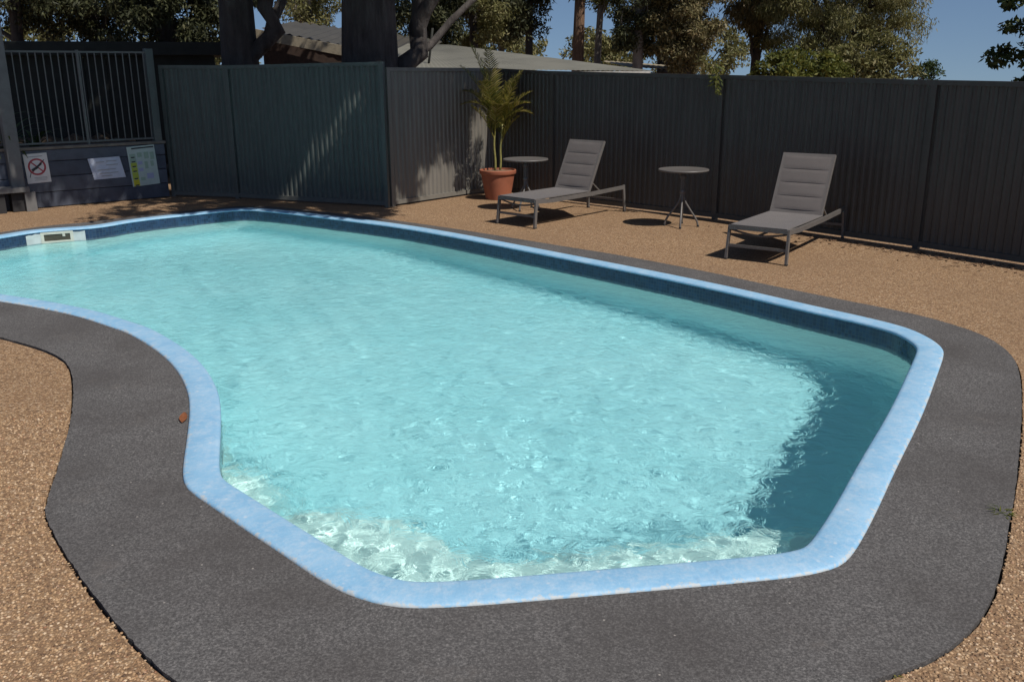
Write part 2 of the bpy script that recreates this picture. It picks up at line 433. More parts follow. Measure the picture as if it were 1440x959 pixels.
bt = np.roll(BAND, -1, axis=0) - np.roll(BAND, 1, axis=0); bt /= np.linalg.norm(bt, axis=1)[:, None]
BOUT = -np.stack([bt[:, 1], -bt[:, 0]], 1)

def ring_sheet(name, outer, hole, z, mat, skirt_hole=0.0, skirt_out=0.0, slope=False):
    polys = [[Vector((x, y, 0)) for x, y in outer], [Vector((x, y, 0)) for x, y in hole]]
    tris = tessellate_polygon(polys)
    vs = [(x, y, z) for x, y in outer] + [(x, y, z) for x, y in hole]; fs = [tuple(t) for t in tris]
    no = len(outer); nh = len(hole)
    fs = [f if (Vector(vs[f[1]]) - Vector(vs[f[0]])).cross(Vector(vs[f[2]]) - Vector(vs[f[0]])).z > 0 else f[::-1] for f in fs]
    if skirt_hole:
        b = len(vs); vs += [(x, y, z - skirt_hole) for x, y in hole]
        fs += [(no + i, no + (i + 1) % nh, b + (i + 1) % nh, b + i) for i in range(nh)]
    if skirt_out:
        b = len(vs); vs += [(x, y, z - skirt_out) for x, y in outer]
        fs += [(i, (i + 1) % no, b + (i + 1) % no, b + i) for i in range(no)]
    if slope:                                     # the land falls away beyond the yard
        b = len(vs)
        for k, (sc, zz) in enumerate(((2.5, -2.5), (6, -9), (20, -45))): vs += [(x * sc, y * sc, zz) for x, y in outer]
        for k in range(3):
            a0 = 0 if k == 0 else b + (k - 1) * no
            fs += [(a0 + (i + 1) % no, a0 + i, b + k * no + i, b + k * no + (i + 1) % no) for i in range(no)]
    return mesh_obj(name, vs, fs, mat)

gap_w = .004 + .006 * np.abs(np.sin(np.arange(len(BAND)) * .071)) + np.abs(np.random.default_rng(9).normal(0, .0015, len(BAND)))
GHOLE = BAND + BOUT * gap_w[:, None]
big = [(-45, -25), (-45, 50), (45, 50), (45, -25)]
ground = tag(ring_sheet('pebble_ground', big, [tuple(p) for p in GHOLE], -.006, M['pebble'], skirt_hole=.06, slope=True), 'tan exposed aggregate paving round the pool', kind='structure')
band = tag(ring_sheet('path_band', [tuple(p) for p in BAND + jit], [tuple(p) for p in offset(-.0015)], .006, M['asphalt'], skirt_hole=.05, skirt_out=.06), 'dark grey asphalt band bordering the pool coping', kind='structure')
jo = tag(ring_sheet('joint_soil', [tuple(p) for p in BAND + BOUT * .06], [tuple(p) for p in BAND - BOUT * .05], -.026, M['gap']), 'dark soil in the joint between band and paving', kind='structure')

# --- skimmer and the bare plaster patch round it
def arc_index(x, y): return int(np.argmin(np.hypot(LOOP[:, 0] - x, LOOP[:, 1] - y)))
M['patch'] = simple('bare_white_plaster', (.44, .49, .49), .7, var=.2, scale=9, bs=.3)
M['skim_white'] = simple('aged_white_plastic', (.50, .50, .43), .4, var=.12, scale=12, bs=.05)
M['skim_dark'] = simple('dark_skimmer_inside', (.05, .045, .03), .7)
i0, i1 = arc_index(-5.98, 11.0), arc_index(-5.36, 11.42)
if i1 < i0: i0, i1 = i1, i0
vs = []; fs = []; pn = np.random.default_rng(4)
for k, i in enumerate(range(i0, i1 + 1)):
    p = offset(WALL_D + .004)[i]; top = -.014 - .012 * pn.random()
    vs += [(p[0], p[1], top), (p[0], p[1], -.20)]
    if k: fs.append((2 * k - 2, 2 * k - 1, 2 * k + 1, 2 * k))
patch = mesh_obj('plaster_patch', vs, fs, M['patch'], tiles)
ic = arc_index(-5.63, 11.32)
pc = offset(WALL_D + .006)[ic]; nn = INW[ic]; rz = math.atan2(nn[1], nn[0]) - math.pi / 2     # local +y points into the pool
sk = empty('pool_skimmer', (pc[0], pc[1], -.115), rz)
tag(sk, 'off-white plastic skimmer mouth set in the far left pool wall', 'pool skimmer')
f = MB(); f.box(-.18, -.145, -.03, .016, -.035, .106).box(.145, .18, -.03, .016, -.035, .106).box(-.145, .145, -.03, .016, .080, .106).box(-.145, .145, -.03, .016, -.035, .0)
f.build('frame', M['skim_white'], sk)
r_ = MB(); r_.box(-.145, .145, .002, .006, .0, .080).build('opening', M['skim_dark'], sk)
MB().box(-.09, -.06, .006, .014, .045, .080).build('catch', M['skim_white'], sk)

# dead leaves blown along the foot of the long fence
M['litter_leaf'] = simple('dead_leaf_brown', (.13, .07, .035), .85, var=.5, scale=3)
lr = np.random.default_rng(77); lv = []; lq = []
for k in range(420):
    u = lr.random() ** .6; off = abs(lr.normal(0, .22)) + .05
    x = 2.7 + 3.4 * u - off * .75; y = 11.75 - 4.35 * u - off * .66
    a = lr.random() * 6.28; Ls = lr.uniform(.02, .05); w = Ls * lr.uniform(.25, .4); c_, s_ = math.cos(a), math.sin(a)
    for (p, q, zz) in ((-Ls, 0, .004), (0, -w, .002), (Ls, 0, .010), (0, w, .006)): lv.append((x + p * c_ - q * s_, y + p * s_ + q * c_, -.002 + zz))
    lq.append((4 * k, 4 * k + 1, 4 * k + 2, 4 * k + 3))
tag(mesh_obj('leaf_litter', lv, lq, M['litter_leaf']), 'scattered dead leaves along the foot of the long fence', 'leaf litter', kind='stuff')

# real pebbles standing proud of the paving near the camera
def m_stones():
    m, nt, b = new_mat('loose_pebbles'); g = N(nt, 'ShaderNodeNewGeometry')
    L(nt, ramp(nt, g.outputs['Random Per Island'], PEB), b.inputs['Base Color']); b.inputs['Roughness'].default_value = .7; return m
M['stones'] = m_stones()
pr_ = np.random.default_rng(31); n0 = 200000
pp_ = np.column_stack([pr_.uniform(-4.2, 4.0, n0), pr_.uniform(2.0, 6.4, n0)])
dist = np.hypot(pp_[:, 0], pp_[:, 1])
az = np.abs(np.arctan2(pp_[:, 0], pp_[:, 1]))
keep = (dist < 5.6) & (az < R(36)) & (pr_.random(n0) < np.clip(1.35 - dist / 7.0, .3, 1)) & ~inside(pp_, BAND + BOUT * .004)
pp_ = pp_[keep][:60000]
k_ = len(pp_); ang = pr_.random(k_) * 6.28; sa = pr_.uniform(.0035, .0085, k_); sb = sa * pr_.uniform(.55, .95, k_); sc = sa * pr_.uniform(.45, .75, k_)
oc = np.array([(1, 0, 0), (0, 1, 0), (-1, 0, 0), (0, -1, 0), (.1, .1, 1), (.70, .70, .45), (-.70, .70, .45), (-.70, -.70, .45), (.70, -.70, .45)])
X = oc[None, :, 0] * sa[:, None]; Y = oc[None, :, 1] * sb[:, None]; ca = np.cos(ang)[:, None]; sn = np.sin(ang)[:, None]
V = np.stack([pp_[:, :1] + X * ca - Y * sn, pp_[:, 1:] + X * sn + Y * ca, -.0065 + oc[None, :, 2] * sc[:, None]], 2).reshape(-1, 3)
tf = np.array([(0, 5, 4), (5, 1, 4), (1, 6, 4), (6, 2, 4), (2, 7, 4), (7, 3, 4), (3, 8, 4), (8, 0, 4), (0, 1, 5), (1, 2, 6), (2, 3, 7), (3, 0, 8)])
F = (np.arange(k_)[:, None, None] * 9 + tf[None]).reshape(-1, 3)
tag(fast_mesh('pebbles', V, F, M['stones'], smooth=True), 'small tan pebbles of the exposed aggregate in the foreground', 'pebbles', kind='stuff')
# ------------------------------------------------------------------ metal fences
def m_steel(name, c, dirt=(.16, .15, .13)):
    m, nt, b = new_mat(name); v = coords(nt)
    n = noise(nt, coords(nt, scale=(6, 6, .7)), 1.6, 5, .6); n2 = noise(nt, v, 9, 5, .65)
    col_ = ramp(nt, n, [(.3, tuple(x * .82 for x in c)), (.55, c), (.75, tuple(x * 1.15 for x in c))])
    col_ = mixc(nt, ramp(nt, n2, [(.55, (0, 0, 0)), (.8, (.35, .35, .35))]), col_, dirt)
    sz = N(nt, 'ShaderNodeSeparateXYZ'); L(nt, v, sz.inputs[0])
    mr = N(nt, 'ShaderNodeMapRange'); mr.inputs['From Min'].default_value = .22; mr.inputs['From Max'].default_value = .0; L(nt, sz.outputs['Z'], mr.inputs['Value'])
    mu = N(nt, 'ShaderNodeMath', operation='MULTIPLY'); L(nt, mr.outputs[0], mu.inputs[0]); L(nt, n2, mu.inputs[1])
    col_ = mixc(nt, mu.outputs[0], col_, dirt)
    L(nt, col_, b.inputs['Base Color']); b.inputs['Roughness'].default_value = .48; b.inputs['Specular IOR Level'].default_value = .35
    return m
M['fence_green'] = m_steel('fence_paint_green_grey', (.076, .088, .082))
M['fence_shade'] = m_steel('fence_paint_charcoal_shade', (.072, .067, .058), (.11, .10, .085))  # one paint with the bay; the long run's shade is put into this darker colour
M['fence_lit'] = m_steel('fence_paint_charcoal_lit', (.165, .152, .132))  # same charcoal paint, lightened so the sun on the bay is in the colour

def fence_run(name, label, pts, tops, mat, post_end=(True, True), rib=.084, rd=.005):
    """corrugated steel sheets between posts; local x along each bay"""
    root = empty(name, (pts[0][0], pts[0][1], 0)); tag(root, label, 'fence', 'steel sheet fence round the pool yard')
    o = Vector((pts[0][0], pts[0][1], 0))
    for k in range(len(pts) - 1):
        a = Vector((*pts[k], 0)) - o; b = Vector((*pts[k + 1], 0)) - o; d = b - a; Ln = d.length; d.normalize(); nrm = Vector((d.y, -d.x, 0))
        za, zb = tops[k] - .03, tops[k + 1] - .03
        n = max(1, int(round((Ln - .04) / rib))); pr = (Ln - .04) / n; prof = []
        for i in range(n):
            s = .02 + i * pr
            prof += [(s, -rd), (s + pr * .34, -rd), (s + pr * .54, rd), (s + pr * .82, rd)]
        prof.append((Ln - .02, -rd))
        vs = []
        for s, q in prof:
            p = a + d * s + nrm * q; zt = za + (zb - za) * s / Ln
            vs += [(p.x, p.y, .035), (p.x, p.y, zt)]
        fs = [(2 * i, 2 * i + 2, 2 * i + 3, 2 * i + 1) for i in range(len(prof) - 1)]
        mesh_obj('panel', vs, fs, mat, root)
        up = Vector((0, 0, 1))
        MB().bar(a + up * (tops[k] - .022) + d * .028, b + up * (tops[k + 1] - .022) - d * .028, .052, .05).build('top_rail', mat, root)
        MB().bar(a + up * .05 + d * .028, b + up * .05 - d * .028, .046, .06).build('bottom_rail', mat, root)
    for k, p in enumerate(pts):
        if (k == 0 and not post_end[0]) or (k == len(pts) - 1 and not post_end[1]): continue
        q = Vector((*p, 0)) - o; d = Vector((*pts[min(k + 1, len(pts) - 1)], 0)) - Vector((*pts[max(k - 1, 0)], 0)); d.normalize()
        m = MB().bar(q + Vector((0, 0, -.05)), q + Vector((0, 0, tops[k] + .004)), .055, .062, up=d); m.build('post', mat, root)
    return root
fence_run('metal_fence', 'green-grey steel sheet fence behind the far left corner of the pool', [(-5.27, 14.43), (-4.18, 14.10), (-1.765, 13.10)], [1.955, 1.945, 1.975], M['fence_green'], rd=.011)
fence_run('metal_fence', 'sunlit charcoal steel sheet fence bay behind the terracotta pot', [(-1.70, 13.17), (-.30, 14.83)], [1.90, 1.89], M['fence_lit'], rd=.009)
fence_run('metal_fence', 'long shaded charcoal steel sheet fence behind the two loungers', [(-.24, 14.76), (.607, 13.759), (2.632, 11.833), (4.352, 9.747), (6.0, 7.55), (7.6, 5.35), (9.1, 3.1)], [1.885, 1.84, 1.785, 1.735, 1.70, 1.68, 1.66], M['fence_shade'], rd=.0065)

# ------------------------------------------------------------------ sleeper wall, railing, garden bed
WA, WB = Vector((-8.9, 11.42, 0)), Vector((-5.33, 14.36, 0))
wd = (WB - WA).normalized(); wn_ = Vector((wd.y, -wd.x, 0)); WL = (WB - WA).length; wrz = math.atan2(wd.y, wd.x)
M['sleeper'] = simple('painted_sleeper_grey', (.070, .080, .105), .65, var=.3, scale=6, bs=.3)
M['sleeper_dark'] = simple('painted_sleeper_slate', (.052, .061, .085), .65, var=.3, scale=6, bs=.3)
M['cap'] = simple('weathered_timber_cap', (.16, .14, .115), .75, var=.35, scale=8, bs=.35)
M['rail'] = simple('pale_powder_coat', (.10, .097, .09), .45, var=.2, scale=10, bs=.05)
M['post_grey'] = simple('grey_painted_timber', (.13, .127, .124), .65, var=.2, scale=7, bs=.25)
M['black'] = simple('black_hollow_and_foot', (.018, .017, .018), .8)
sw = empty('sleeper_wall', WA, wrz); tag(sw, 'low retaining wall of dark painted sleepers below the railing', 'wall')
z = 0.0
for k, h in enumerate((.215, .215, .215, .165)):
    MB().box(0, WL, -.02 - .006 * (k % 2), .06, z + .004, z + h - .004, .006).build('plank', M['sleeper' if k % 2 else 'sleeper_dark'], sw); z += h
MB().box(-.02, WL + .02, -.05, .10, .812, .852, .006).build('cap_board', M['cap'], sw)
rl = empty('steel_railing', WA + Vector((0, 0, .852)), wrz); tag(rl, 'tall steel baluster railing on top of the sleeper wall', 'railing')
MB().box(0, WL - .06, .005, .045, 1.275, 1.30).build('top_rail', M['rail'], rl)
MB().box(0, WL - .06, .01, .04, .03, .055).build('bottom_rail', M['rail'], rl)
nb = int((WL - .1) / .098)
bal = None
for k in range(nb):
    if bal is None:
        bal = MB().box(-.0065, .0065, -.0065, .0065, .055, 1.275).build('baluster', M['rail'], rl); o = bal
    else:
        o = bal.copy(); link(o, rl)
    o.location = (.06 + k * .098, .025, 0)
for s in (.02, 1.25, 2.45, 3.55, WL - .07): MB().box(s - .018, s + .018, .007, .043, 0, 1.315, .004).build('post', M['rail'], rl)
MB().box(WL - .13, WL - .02, -.03, .09, -.02, 1.34, .006).build('end_post', M['fence_green'], rl)

def m_litter():
    m, nt, b = new_mat('leaf_litter'); v = coords(nt)
    vo = N(nt, 'ShaderNodeTexVoronoi'); vo.inputs['Scale'].default_value = 22; L(nt, v, vo.inputs['Vector'])
    L(nt, ramp(nt, N(nt, 'ShaderNodeSeparateColor').outputs[0] if False else noise(nt, v, 12, 6, .7), [(.3, (.03, .02, .012)), (.5, (.09, .06, .035)), (.7, (.17, .12, .07))]), b.inputs['Base Color'])
    b.inputs['Roughness'].default_value = .95; bump(nt, b, vo.outputs['Distance'], .8, .03); return m
M['litter'] = m_litter()
# raised bed behind the wall
gb = []
nx_, ny_ = 26, 14
for j in range(ny_):
    for i in range(nx_):
        s = WL * 1.15 * i / (nx_ - 1) - .4; t = .07 + 3.2 * j / (ny_ - 1)
        p = WA + wd * min(s, WL - .02) - wn_ * t
        gb.append((p.x, p.y, .74 + .06 * math.sin(3.1 * i + 1.7 * j) * (j > 0) + .05 * math.sin(1.3 * j) + .02 * random.random()))
garden = mesh_obj('garden_bed', gb, [(j * nx_ + i, j * nx_ + i + 1, (j + 1) * nx_ + i + 1, (j + 1) * nx_ + i) for j in range(ny_ - 1) for i in range(nx_ - 1)], M['litter'], smooth=True)
tag(garden, 'raised garden bed of leaf litter behind the railing', kind='structure')

# grey post and step board at the far left edge
pp = WA + wd * 2.50 + wn_ * .105
post = empty('timber_post', (pp.x, pp.y, -.006), wrz); tag(post, 'thick grey square post standing against the sleeper wall', 'post')
MB().box(-.085, .085, -.08, .08, .30, 2.75, .008).build('shaft', M['post_grey'], post)
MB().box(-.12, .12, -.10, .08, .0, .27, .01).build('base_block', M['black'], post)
ps = WA + wd * 1.75 + wn_ * .05
st = empty('timber_step', (ps.x, ps.y, -.006), wrz); tag(st, 'low grey board step with a dark hollow below, beside the post', 'step')
MB().box(-1.1, .86, -.24, -.0, .272, .345, .006).build('tread', M['post_grey'], st)
MB().box(-1.1, .54, -.20, -.02, .0, .272).build('hollow_shade', M['black'], st)  # solid black box painting the shade in the hollow under the tread
MB().box(.79, .93, -.22, -.02, .0, .268, .006).build('end_block', M['post_grey'], st)

# ------------------------------------------------------------------ signs
def flat(name, c, rough=.45): return simple(name, c, rough, var=.08, scale=9, bs=0)
M['s_white'] = flat('sign_white', (.62, .60, .58)); M['s_red'] = flat('sign_red', (.36, .03, .045)); M['s_black'] = flat('sign_black', (.015, .015, .018))
M['s_grey'] = flat('sign_print_grey', (.30, .30, .31)); M['s_yellow'] = flat('sign_yellow', (.55, .50, .02)); M['s_lime'] = flat('sign_lime', (.40, .47, .05))
M['s_chart'] = flat('chart_paper', (.42, .50, .46)); M['s_blue'] = flat('chart_blue', (.34, .36, .52)); M['s_paper'] = flat('notice_paper', (.50, .54, .64)); M['s_green'] = flat('chart_green', (.28, .38, .30))

def sign_root(name, s, z, tilt, label):
    p = WA + wd * s + wn_ * .032
    o = bpy.data.objects.new(name, None); o.empty_display_size = .1; link(o)
    o.location = (p.x, p.y, z); o.rotation_mode = 'XYZ'
    o.matrix_world = Matrix.Translation((p.x, p.y, z)) @ Matrix.Rotation(wrz, 4, 'Z') @ Matrix.Rotation(tilt, 4, 'Y')
    return tag(o, label, 'sign', 'signs fixed to the sleeper wall')
def plate(m, x0, x1, z0, z1, y, t=.002): return m.box(x0, x1, -y - t, -y, z0, z1)
s1 = sign_root('no_diving_sign', 2.80, .560, R(-2), 'white prohibition sign with a red crossed circle')
plate(MB(), -.155, .155, -.205, .205, .0, .006).build('plate', M['s_white'], s1)
ring = MB(); n = 40
vs = [(r * math.cos(2 * math.pi * k / n), yy, .02 + r * math.sin(2 * math.pi * k / n)) for yy in (-.0062, -.0085) for r in (.118, .093) for k in range(n)]
fs = []
for k in range(n):
    k2 = (k + 1) % n
    fs += [(2 * n + k, 2 * n + k2, 3 * n + k2, 3 * n + k), (k, 2 * n + k, 2 * n + k2, k2), (n + k, n + k2, 3 * n + k2, 3 * n + k)]
ring.add(vs, fs); ring.build('ring', M['s_red'], s1)
for a0, nm in ((-45, 'slash'), (45, 'slash')):
    c_, s_ = math.cos(R(a0)), math.sin(R(a0)); yy = -.0115 if a0 < 0 else -.0095
    MB().bar((-.1 * c_, yy, .02 - .1 * s_), (.1 * c_, yy, .02 + .1 * s_), .0018, .017 if a0 < 0 else .012, up=(0, 0, 1)).build(nm, M['s_red'], s1)
fig = MB()
fig.bar((-.075, -.0135, -.025), (.01, -.0135, .018), .0015, .034).bar((.0, -.0135, .02), (.062, -.0135, .062), .0015, .026).bar((.055, -.0135, .058), (.105, -.0135, .112), .0015, .010).bar((-.09, -.0135, -.05), (-.115, -.0135, -.12), .0015, .009)
fig.build('pictogram', M['s_black'], s1)
tx = MB(); plate(tx, -.10, .09, .158, .170, .0065); tx.build('heading_line', M['s_grey'], s1)
tx = MB(); plate(tx, -.06, .11, -.135, -.127, .0065); plate(tx, -.05, .11, -.152, -.146, .0065); plate(tx, -.06, .10, -.170, -.164, .0065); tag(tx.build('small_print', M['s_grey'], s1), kind='stuff')
s2 = sign_root('paper_notice', 3.74, .500, R(-1.5), 'blank-looking pale laminated notice between the other two signs')
nv = []; nxn, nzn = 9, 7
for j in range(nzn):
    for i in range(nxn):
        x = -.225 + .45 * i / (nxn - 1); zz = -.155 + .31 * j / (nzn - 1)
        nv.append((x + .05 * (zz / .155) * -.5, -.004 - .006 * (1 + math.sin(9 * x + 5 * zz)) - .008 * random.random(), zz))
mesh_obj('sheet', nv, [(j * nxn + i, j * nxn + i + 1, (j + 1) * nxn + i + 1, (j + 1) * nxn + i) for j in range(nzn - 1) for i in range(nxn - 1)], M['s_paper'], s2)
for k, (x0, x1, zz) in enumerate(((-.15, -.03, .095), (.0, .15, .10), (-.01, .16, .045), (-.14, .12, -.02), (-.12, .15, -.07), (-.1, .06, -.11))):
    MB().bar((x0, -.026, zz), (x1, -.026, zz), .001, .010).build('print_line', M['s_grey'], s2)
s3 = sign_root('resuscitation_chart', 4.275, .50, R(-3), 'tall rescue chart with a yellow column down its left side')
plate(MB(), -.205, .205, -.295, .295, 0, .005).build('plate', M['s_chart'], s3)
plate(MB(), -.14, .19, .255, .275, .0055).build('heading_bar', M['s_black'], s3)
zz = .19
for k in range(6):
    h = (.065, .065, .07, .07, .11, .10)[k]
    plate(MB(), -.185, -.095, zz - h, zz - .004, .0055).build('column_block', M[('s_green', 's_green', 's_lime', 's_lime', 's_lime', 's_yellow')[k]], s3)
    plate(MB(), -.165, -.112, zz - h - .004 + .006, zz - h + .020, .008).build('column_print', M['s_black'], s3)
    zz -= h
for (x0, x1, z0, z1, c_) in ((-.07, .0, .13, .20, 's_green'), (.03, .10, .10, .2, 's_green'), (.12, .18, .08, .19, 's_green'), (-.075, -.01, .02, .07, 's_blue'), (-.075, -.01, -.08, -.03, 's_blue'), (.02, .07, -.05, .06, 's_green'), (.11, .16, -.02, .06, 's_green'), (-.07, .0, -.22, -.17, 's_green'), (.03, .13, -.2, -.12, 's_blue')):
    plate(MB(), x0, x1, z0, z1, .0055).build('diagram', M[c_], s3)
# ------------------------------------------------------------------ loungers
def m_sling(name, c):
    m, nt, b = new_mat(name); v = coords(nt)
    w = N(nt, 'ShaderNodeTexWave', wave_type='BANDS', bands_direction='X'); w.inputs['Scale'].default_value = 150; L(nt, v, w.inputs['Vector'])
    w2 = N(nt, 'ShaderNodeTexWave', wave_type='BANDS', bands_direction='Y'); w2.inputs['Scale'].default_value = 150; L(nt, v, w2.inputs['Vector'])
    n = noise(nt, v, 5, 5)
    cc = ramp(nt, n, [(.3, tuple(x * .85 for x in c)), (.6, c), (.8, tuple(x * 1.15 for x in c))])
    mx = N(nt, 'ShaderNodeMath', operation='MULTIPLY'); L(nt, w.outputs['Fac'], mx.inputs[0]); L(nt, w2.outputs['Fac'], mx.inputs[1])
    cc = mixc(nt, mx.outputs[0], cc, tuple(x * 1.35 for x in c), 'MIX')
    L(nt, cc, b.inputs['Base Color']); b.inputs['Roughness'].default_value = .75; b.inputs['Sheen Weight'].default_value = .15
    bump(nt, b, mx.outputs[0], .3, .001); return m
M['sling'] = m_sling('woven_sling_taupe', (.108, .095, .089)); M['sling_pad'] = m_sling('padded_sling_taupe', (.112, .096, .090))
M['frame'] = simple('powder_coat_taupe', (.115, .105, .098), .42, var=.12, scale=20, bs=.05)
M['rubber'] = simple('black_rubber', (.02, .02, .02), .7)

SEAT_Z = .345; HINGE = 1.08; LEN = 1.80; HW = .305; TH = math.atan2(.60, .30)
def make_lounger(loc, rz, label):
    """local: x = 0 at foot end .. LEN head end, y across"""
    t = empty('sun_lounger', (loc[0], loc[1], -.006), rz); tag(t, label, 'sun lounger', 'loungers along the dark fence')
    for sy, nm in ((1, 'side_rail'), (-1, 'side_rail')):
        pts = [(-.02, sy * HW, SEAT_Z - .02), (.3, sy * HW, SEAT_Z - .035), (HINGE, sy * HW, SEAT_Z - .03), (LEN, sy * HW, SEAT_Z - .01), (LEN + .02, sy * HW, SEAT_Z - .01)]
        m = MB()
        for a, b in zip(pts[:-1], pts[1:]): m.bar(a, b, .026, .048)
        m.build(nm, M['frame'], t)
        for x, dx in ((.0, -.035), (LEN, .03)):
            m = MB().bar((x, sy * HW, SEAT_Z + (.02 if x > 1 else -.005)), (x + dx, sy * (HW + .008), .012), .024, .040, up=(1, 0, 0)); o = m.build('leg', M['frame'], t)
            MB().box(x + dx - .022, x + dx + .022, sy * (HW + .008) - .014, sy * (HW + .008) + .014, 0, .014).build('foot_cap', M['rubber'], o)
    MB().bar((-.015, -HW, SEAT_Z - .02), (-.015, HW, SEAT_Z - .02), .03, .034).build('foot_bar', M['frame'], t)
    MB().bar((-.022, -HW, .145), (-.022, HW, .145), .022, .028).build('cross_bar', M['frame'], t)
    MB().bar((LEN + .008, -HW, .16), (LEN + .008, HW, .16), .022, .028).build('cross_bar', M['frame'], t)
    sag = MB(); pts = [(.03 + .0 * k, -HW + 2 * HW * k / 10, SEAT_Z - .045 - .045 * math.sin(math.pi * k / 10)) for k in range(11)]
    sag.tube(pts, .011, 8).build('sag_bar', M['frame'], t)
    # seat sling: lightly sagging sheet with thickness
    def sheet(nx, ny, fn, th, name, mat, parent):
        vs = []; up = []
        for i in range(nx):
            for j in range(ny):
                vs.append(fn(i / (nx - 1), j / (ny - 1), 0))
        b = len(vs)
        for i in range(nx):
            for j in range(ny): vs.append(fn(i / (nx - 1), j / (ny - 1), -th))
        fs = []
        for i in range(nx - 1):
            for j in range(ny - 1):
                q = (i * ny + j, (i + 1) * ny + j, (i + 1) * ny + j + 1, i * ny + j + 1); fs += [q, tuple(b + k for k in q[::-1])]
        for i in range(nx - 1):
            for j in (0, ny - 1):
                a, c = i * ny + j, (i + 1) * ny + j; fs.append((a, c, b + c, b + a) if j else (c, a, b + a, b + c))
        for j in range(ny - 1):
            for i in (0, nx - 1):
                a, c = i * ny + j, i * ny + j + 1; fs.append((a, c, b + c, b + a) if i == 0 else (c, a, b + a, b + c))
        o = mesh_obj(name, vs, fs, mat, parent, True); o.data.set_sharp_from_angle(angle=R(40)); return o
    sheet(16, 8, lambda u, v, h: (-.02 + u * (HINGE + .02), -HW + .012 + v * (2 * HW - .024), SEAT_Z + .012 + h - .018 * math.sin(math.pi * v) * math.sin(math.pi * min(1, u * 1.1))), .012, 'seat_sling', M['sling'], t)
    # backrest: frame, sling with four stitched pads
    br = empty('backrest', (0, 0, 0)); br.parent = t; br.location = (HINGE, 0, SEAT_Z - .0); br.rotation_euler = (0, -TH, 0)
    BLn = .69
    for sy in (1, -1): MB().bar((0, sy * (HW - .03), 0), (BLn, sy * (HW - .03), 0), .026, .028).build('back_rail', M['frame'], br)
    MB().bar((BLn - .008, -HW + .02, 0), (BLn - .008, HW - .02, 0), .026, .028).build('head_bar', M['frame'], br)
    sheet(6, 6, lambda u, v, h: (.0 + u * (BLn - .0), -HW + .018 + v * (2 * HW - .036), .024 + h - .008 * math.sin(math.pi * v)), .012, 'back_sling', M['sling'], br)
    for k in range(4):
        x0 = .045 + k * .155; pw = .148
        def pad(u, v, h, x0=x0, pw=pw):
            e = (1 - abs(2 * u - 1) ** 6) * (1 - abs(2 * v - 1) ** 8)
            return (x0 + u * pw, (-HW + .055) + v * (2 * HW - .11), .023 + .005 * e + (h if h == 0 else h * .6))
        sheet(9, 9, pad, .012, 'back_pad', M['sling_pad'], br)
    MB().bar((HINGE + .075, -HW + .06, SEAT_Z + .12), (HINGE + .30, -HW + .06, SEAT_Z - .04), .014).build('support_strut', M['frame'], t)
    MB().bar((HINGE + .075, HW - .06, SEAT_Z + .12), (HINGE + .30, HW - .06, SEAT_Z - .04), .014).build('support_strut', M['frame'], t)
    return t
make_lounger((.08, 11.40), R(47.5), 'taupe sling sun lounger nearest the terracotta pot')
make_lounger((2.47, 9.09), R(54.5), 'taupe sling sun lounger to the right of the free-standing small round table')

# ------------------------------------------------------------------ small round tables
def m_tabletop():
    m, nt, b = new_mat('mottled_table_glass'); v = coords(nt)
    L(nt, ramp(nt, noise(nt, v, 16, 6, .7), [(.3, (.06, .07, .06)), (.5, (.13, .14, .125)), (.7, (.24, .245, .22))]), b.inputs['Base Color'])
    b.inputs['Roughness'].default_value = .3
    tr = N(nt, 'ShaderNodeBsdfTransparent'); tr.inputs['Color'].default_value = (.8, .84, .82, 1); mx = N(nt, 'ShaderNodeMixShader'); mx.inputs[0].default_value = .62
    L(nt, b.outputs[0], mx.inputs[1]); L(nt, tr.outputs[0], mx.inputs[2]); L(nt, mx.outputs[0], nt.nodes['Material Output'].inputs['Surface']); return m
M['ttop'] = m_tabletop()
def make_table(loc, rz, label, r=.305, h=.70):
    t = empty('round_table', (loc[0], loc[1], -.006), rz); tag(t, label, 'table', 'small round tables by the dark fence')
    tp = MB().lathe([(.001, h - .010), (r - .012, h - .010), (r - .012, h - .002), (.001, h - .002)], 48).build('table_top', M['ttop'], t)
    MB().lathe([(r - .013, h - .024), (r, h - .020), (r + .002, h - .006), (r - .004, h + .001), (r - .013, h - .001)], 48).build('rim', M['frame'], tp, True)
    MB().tube([(0, 0, .36), (0, 0, h - .012)], .014, 14).build('column', M['frame'], t, True, 40)
    for k in range(2): MB().tube([(.022 * (1 if k else -1), 0, .37), (.022 * (1 if k else -1), 0, h - .10)], .0085, 10).build('brace_tube', M['frame'], t, True, 40)
    MB().lathe([(.001, .405), (.032, .405), (.036, .415), (.036, .435), (.032, .445), (.001, .445)], 20).build('collar', M['frame'], t, True, 30)
    MB().lathe([(.001, h - .115), (.034, h - .115), (.037, h - .105), (.037, h - .085), (.034, h - .075), (.001, h - .075)], 20).build('collar', M['frame'], t, True, 30)
    MB().bar((-.14, 0, h - .018), (.14, 0, h - .018), .022, .012).build('top_bracket', M['frame'], t)
    MB().tube([(-.03, .0, h - .075), (-.055, .0, h - .05), (-.05, 0, h - .02)], .010, 8).build('fold_catch', M['frame'], t, True)
    for k in range(4):
        a = R(45 + 90 * k); c_, s_ = math.cos(a), math.sin(a)
        pts = [(c_ * q, s_ * q, zz) for q, zz in ((.012, .43), (.016, .36), (.045, .29), (.105, .20), (.165, .115), (.195, .06), (.205, .012))]
        o = MB().tube(pts, .0125, 10).build('leg', M['frame'], t, True, 50)
        MB().lathe([(.001, 0), (.016, 0), (.016, .022), (.001, .022)], 12, c_ * .205, s_ * .205).build('foot_cap', M['rubber'], o)
    return t
make_table((.20, 12.78), R(20), 'round side table between the terracotta pot and a lounger', r=.31)
make_table((2.10, 11.30), R(32), 'free-standing round side table between the two loungers')

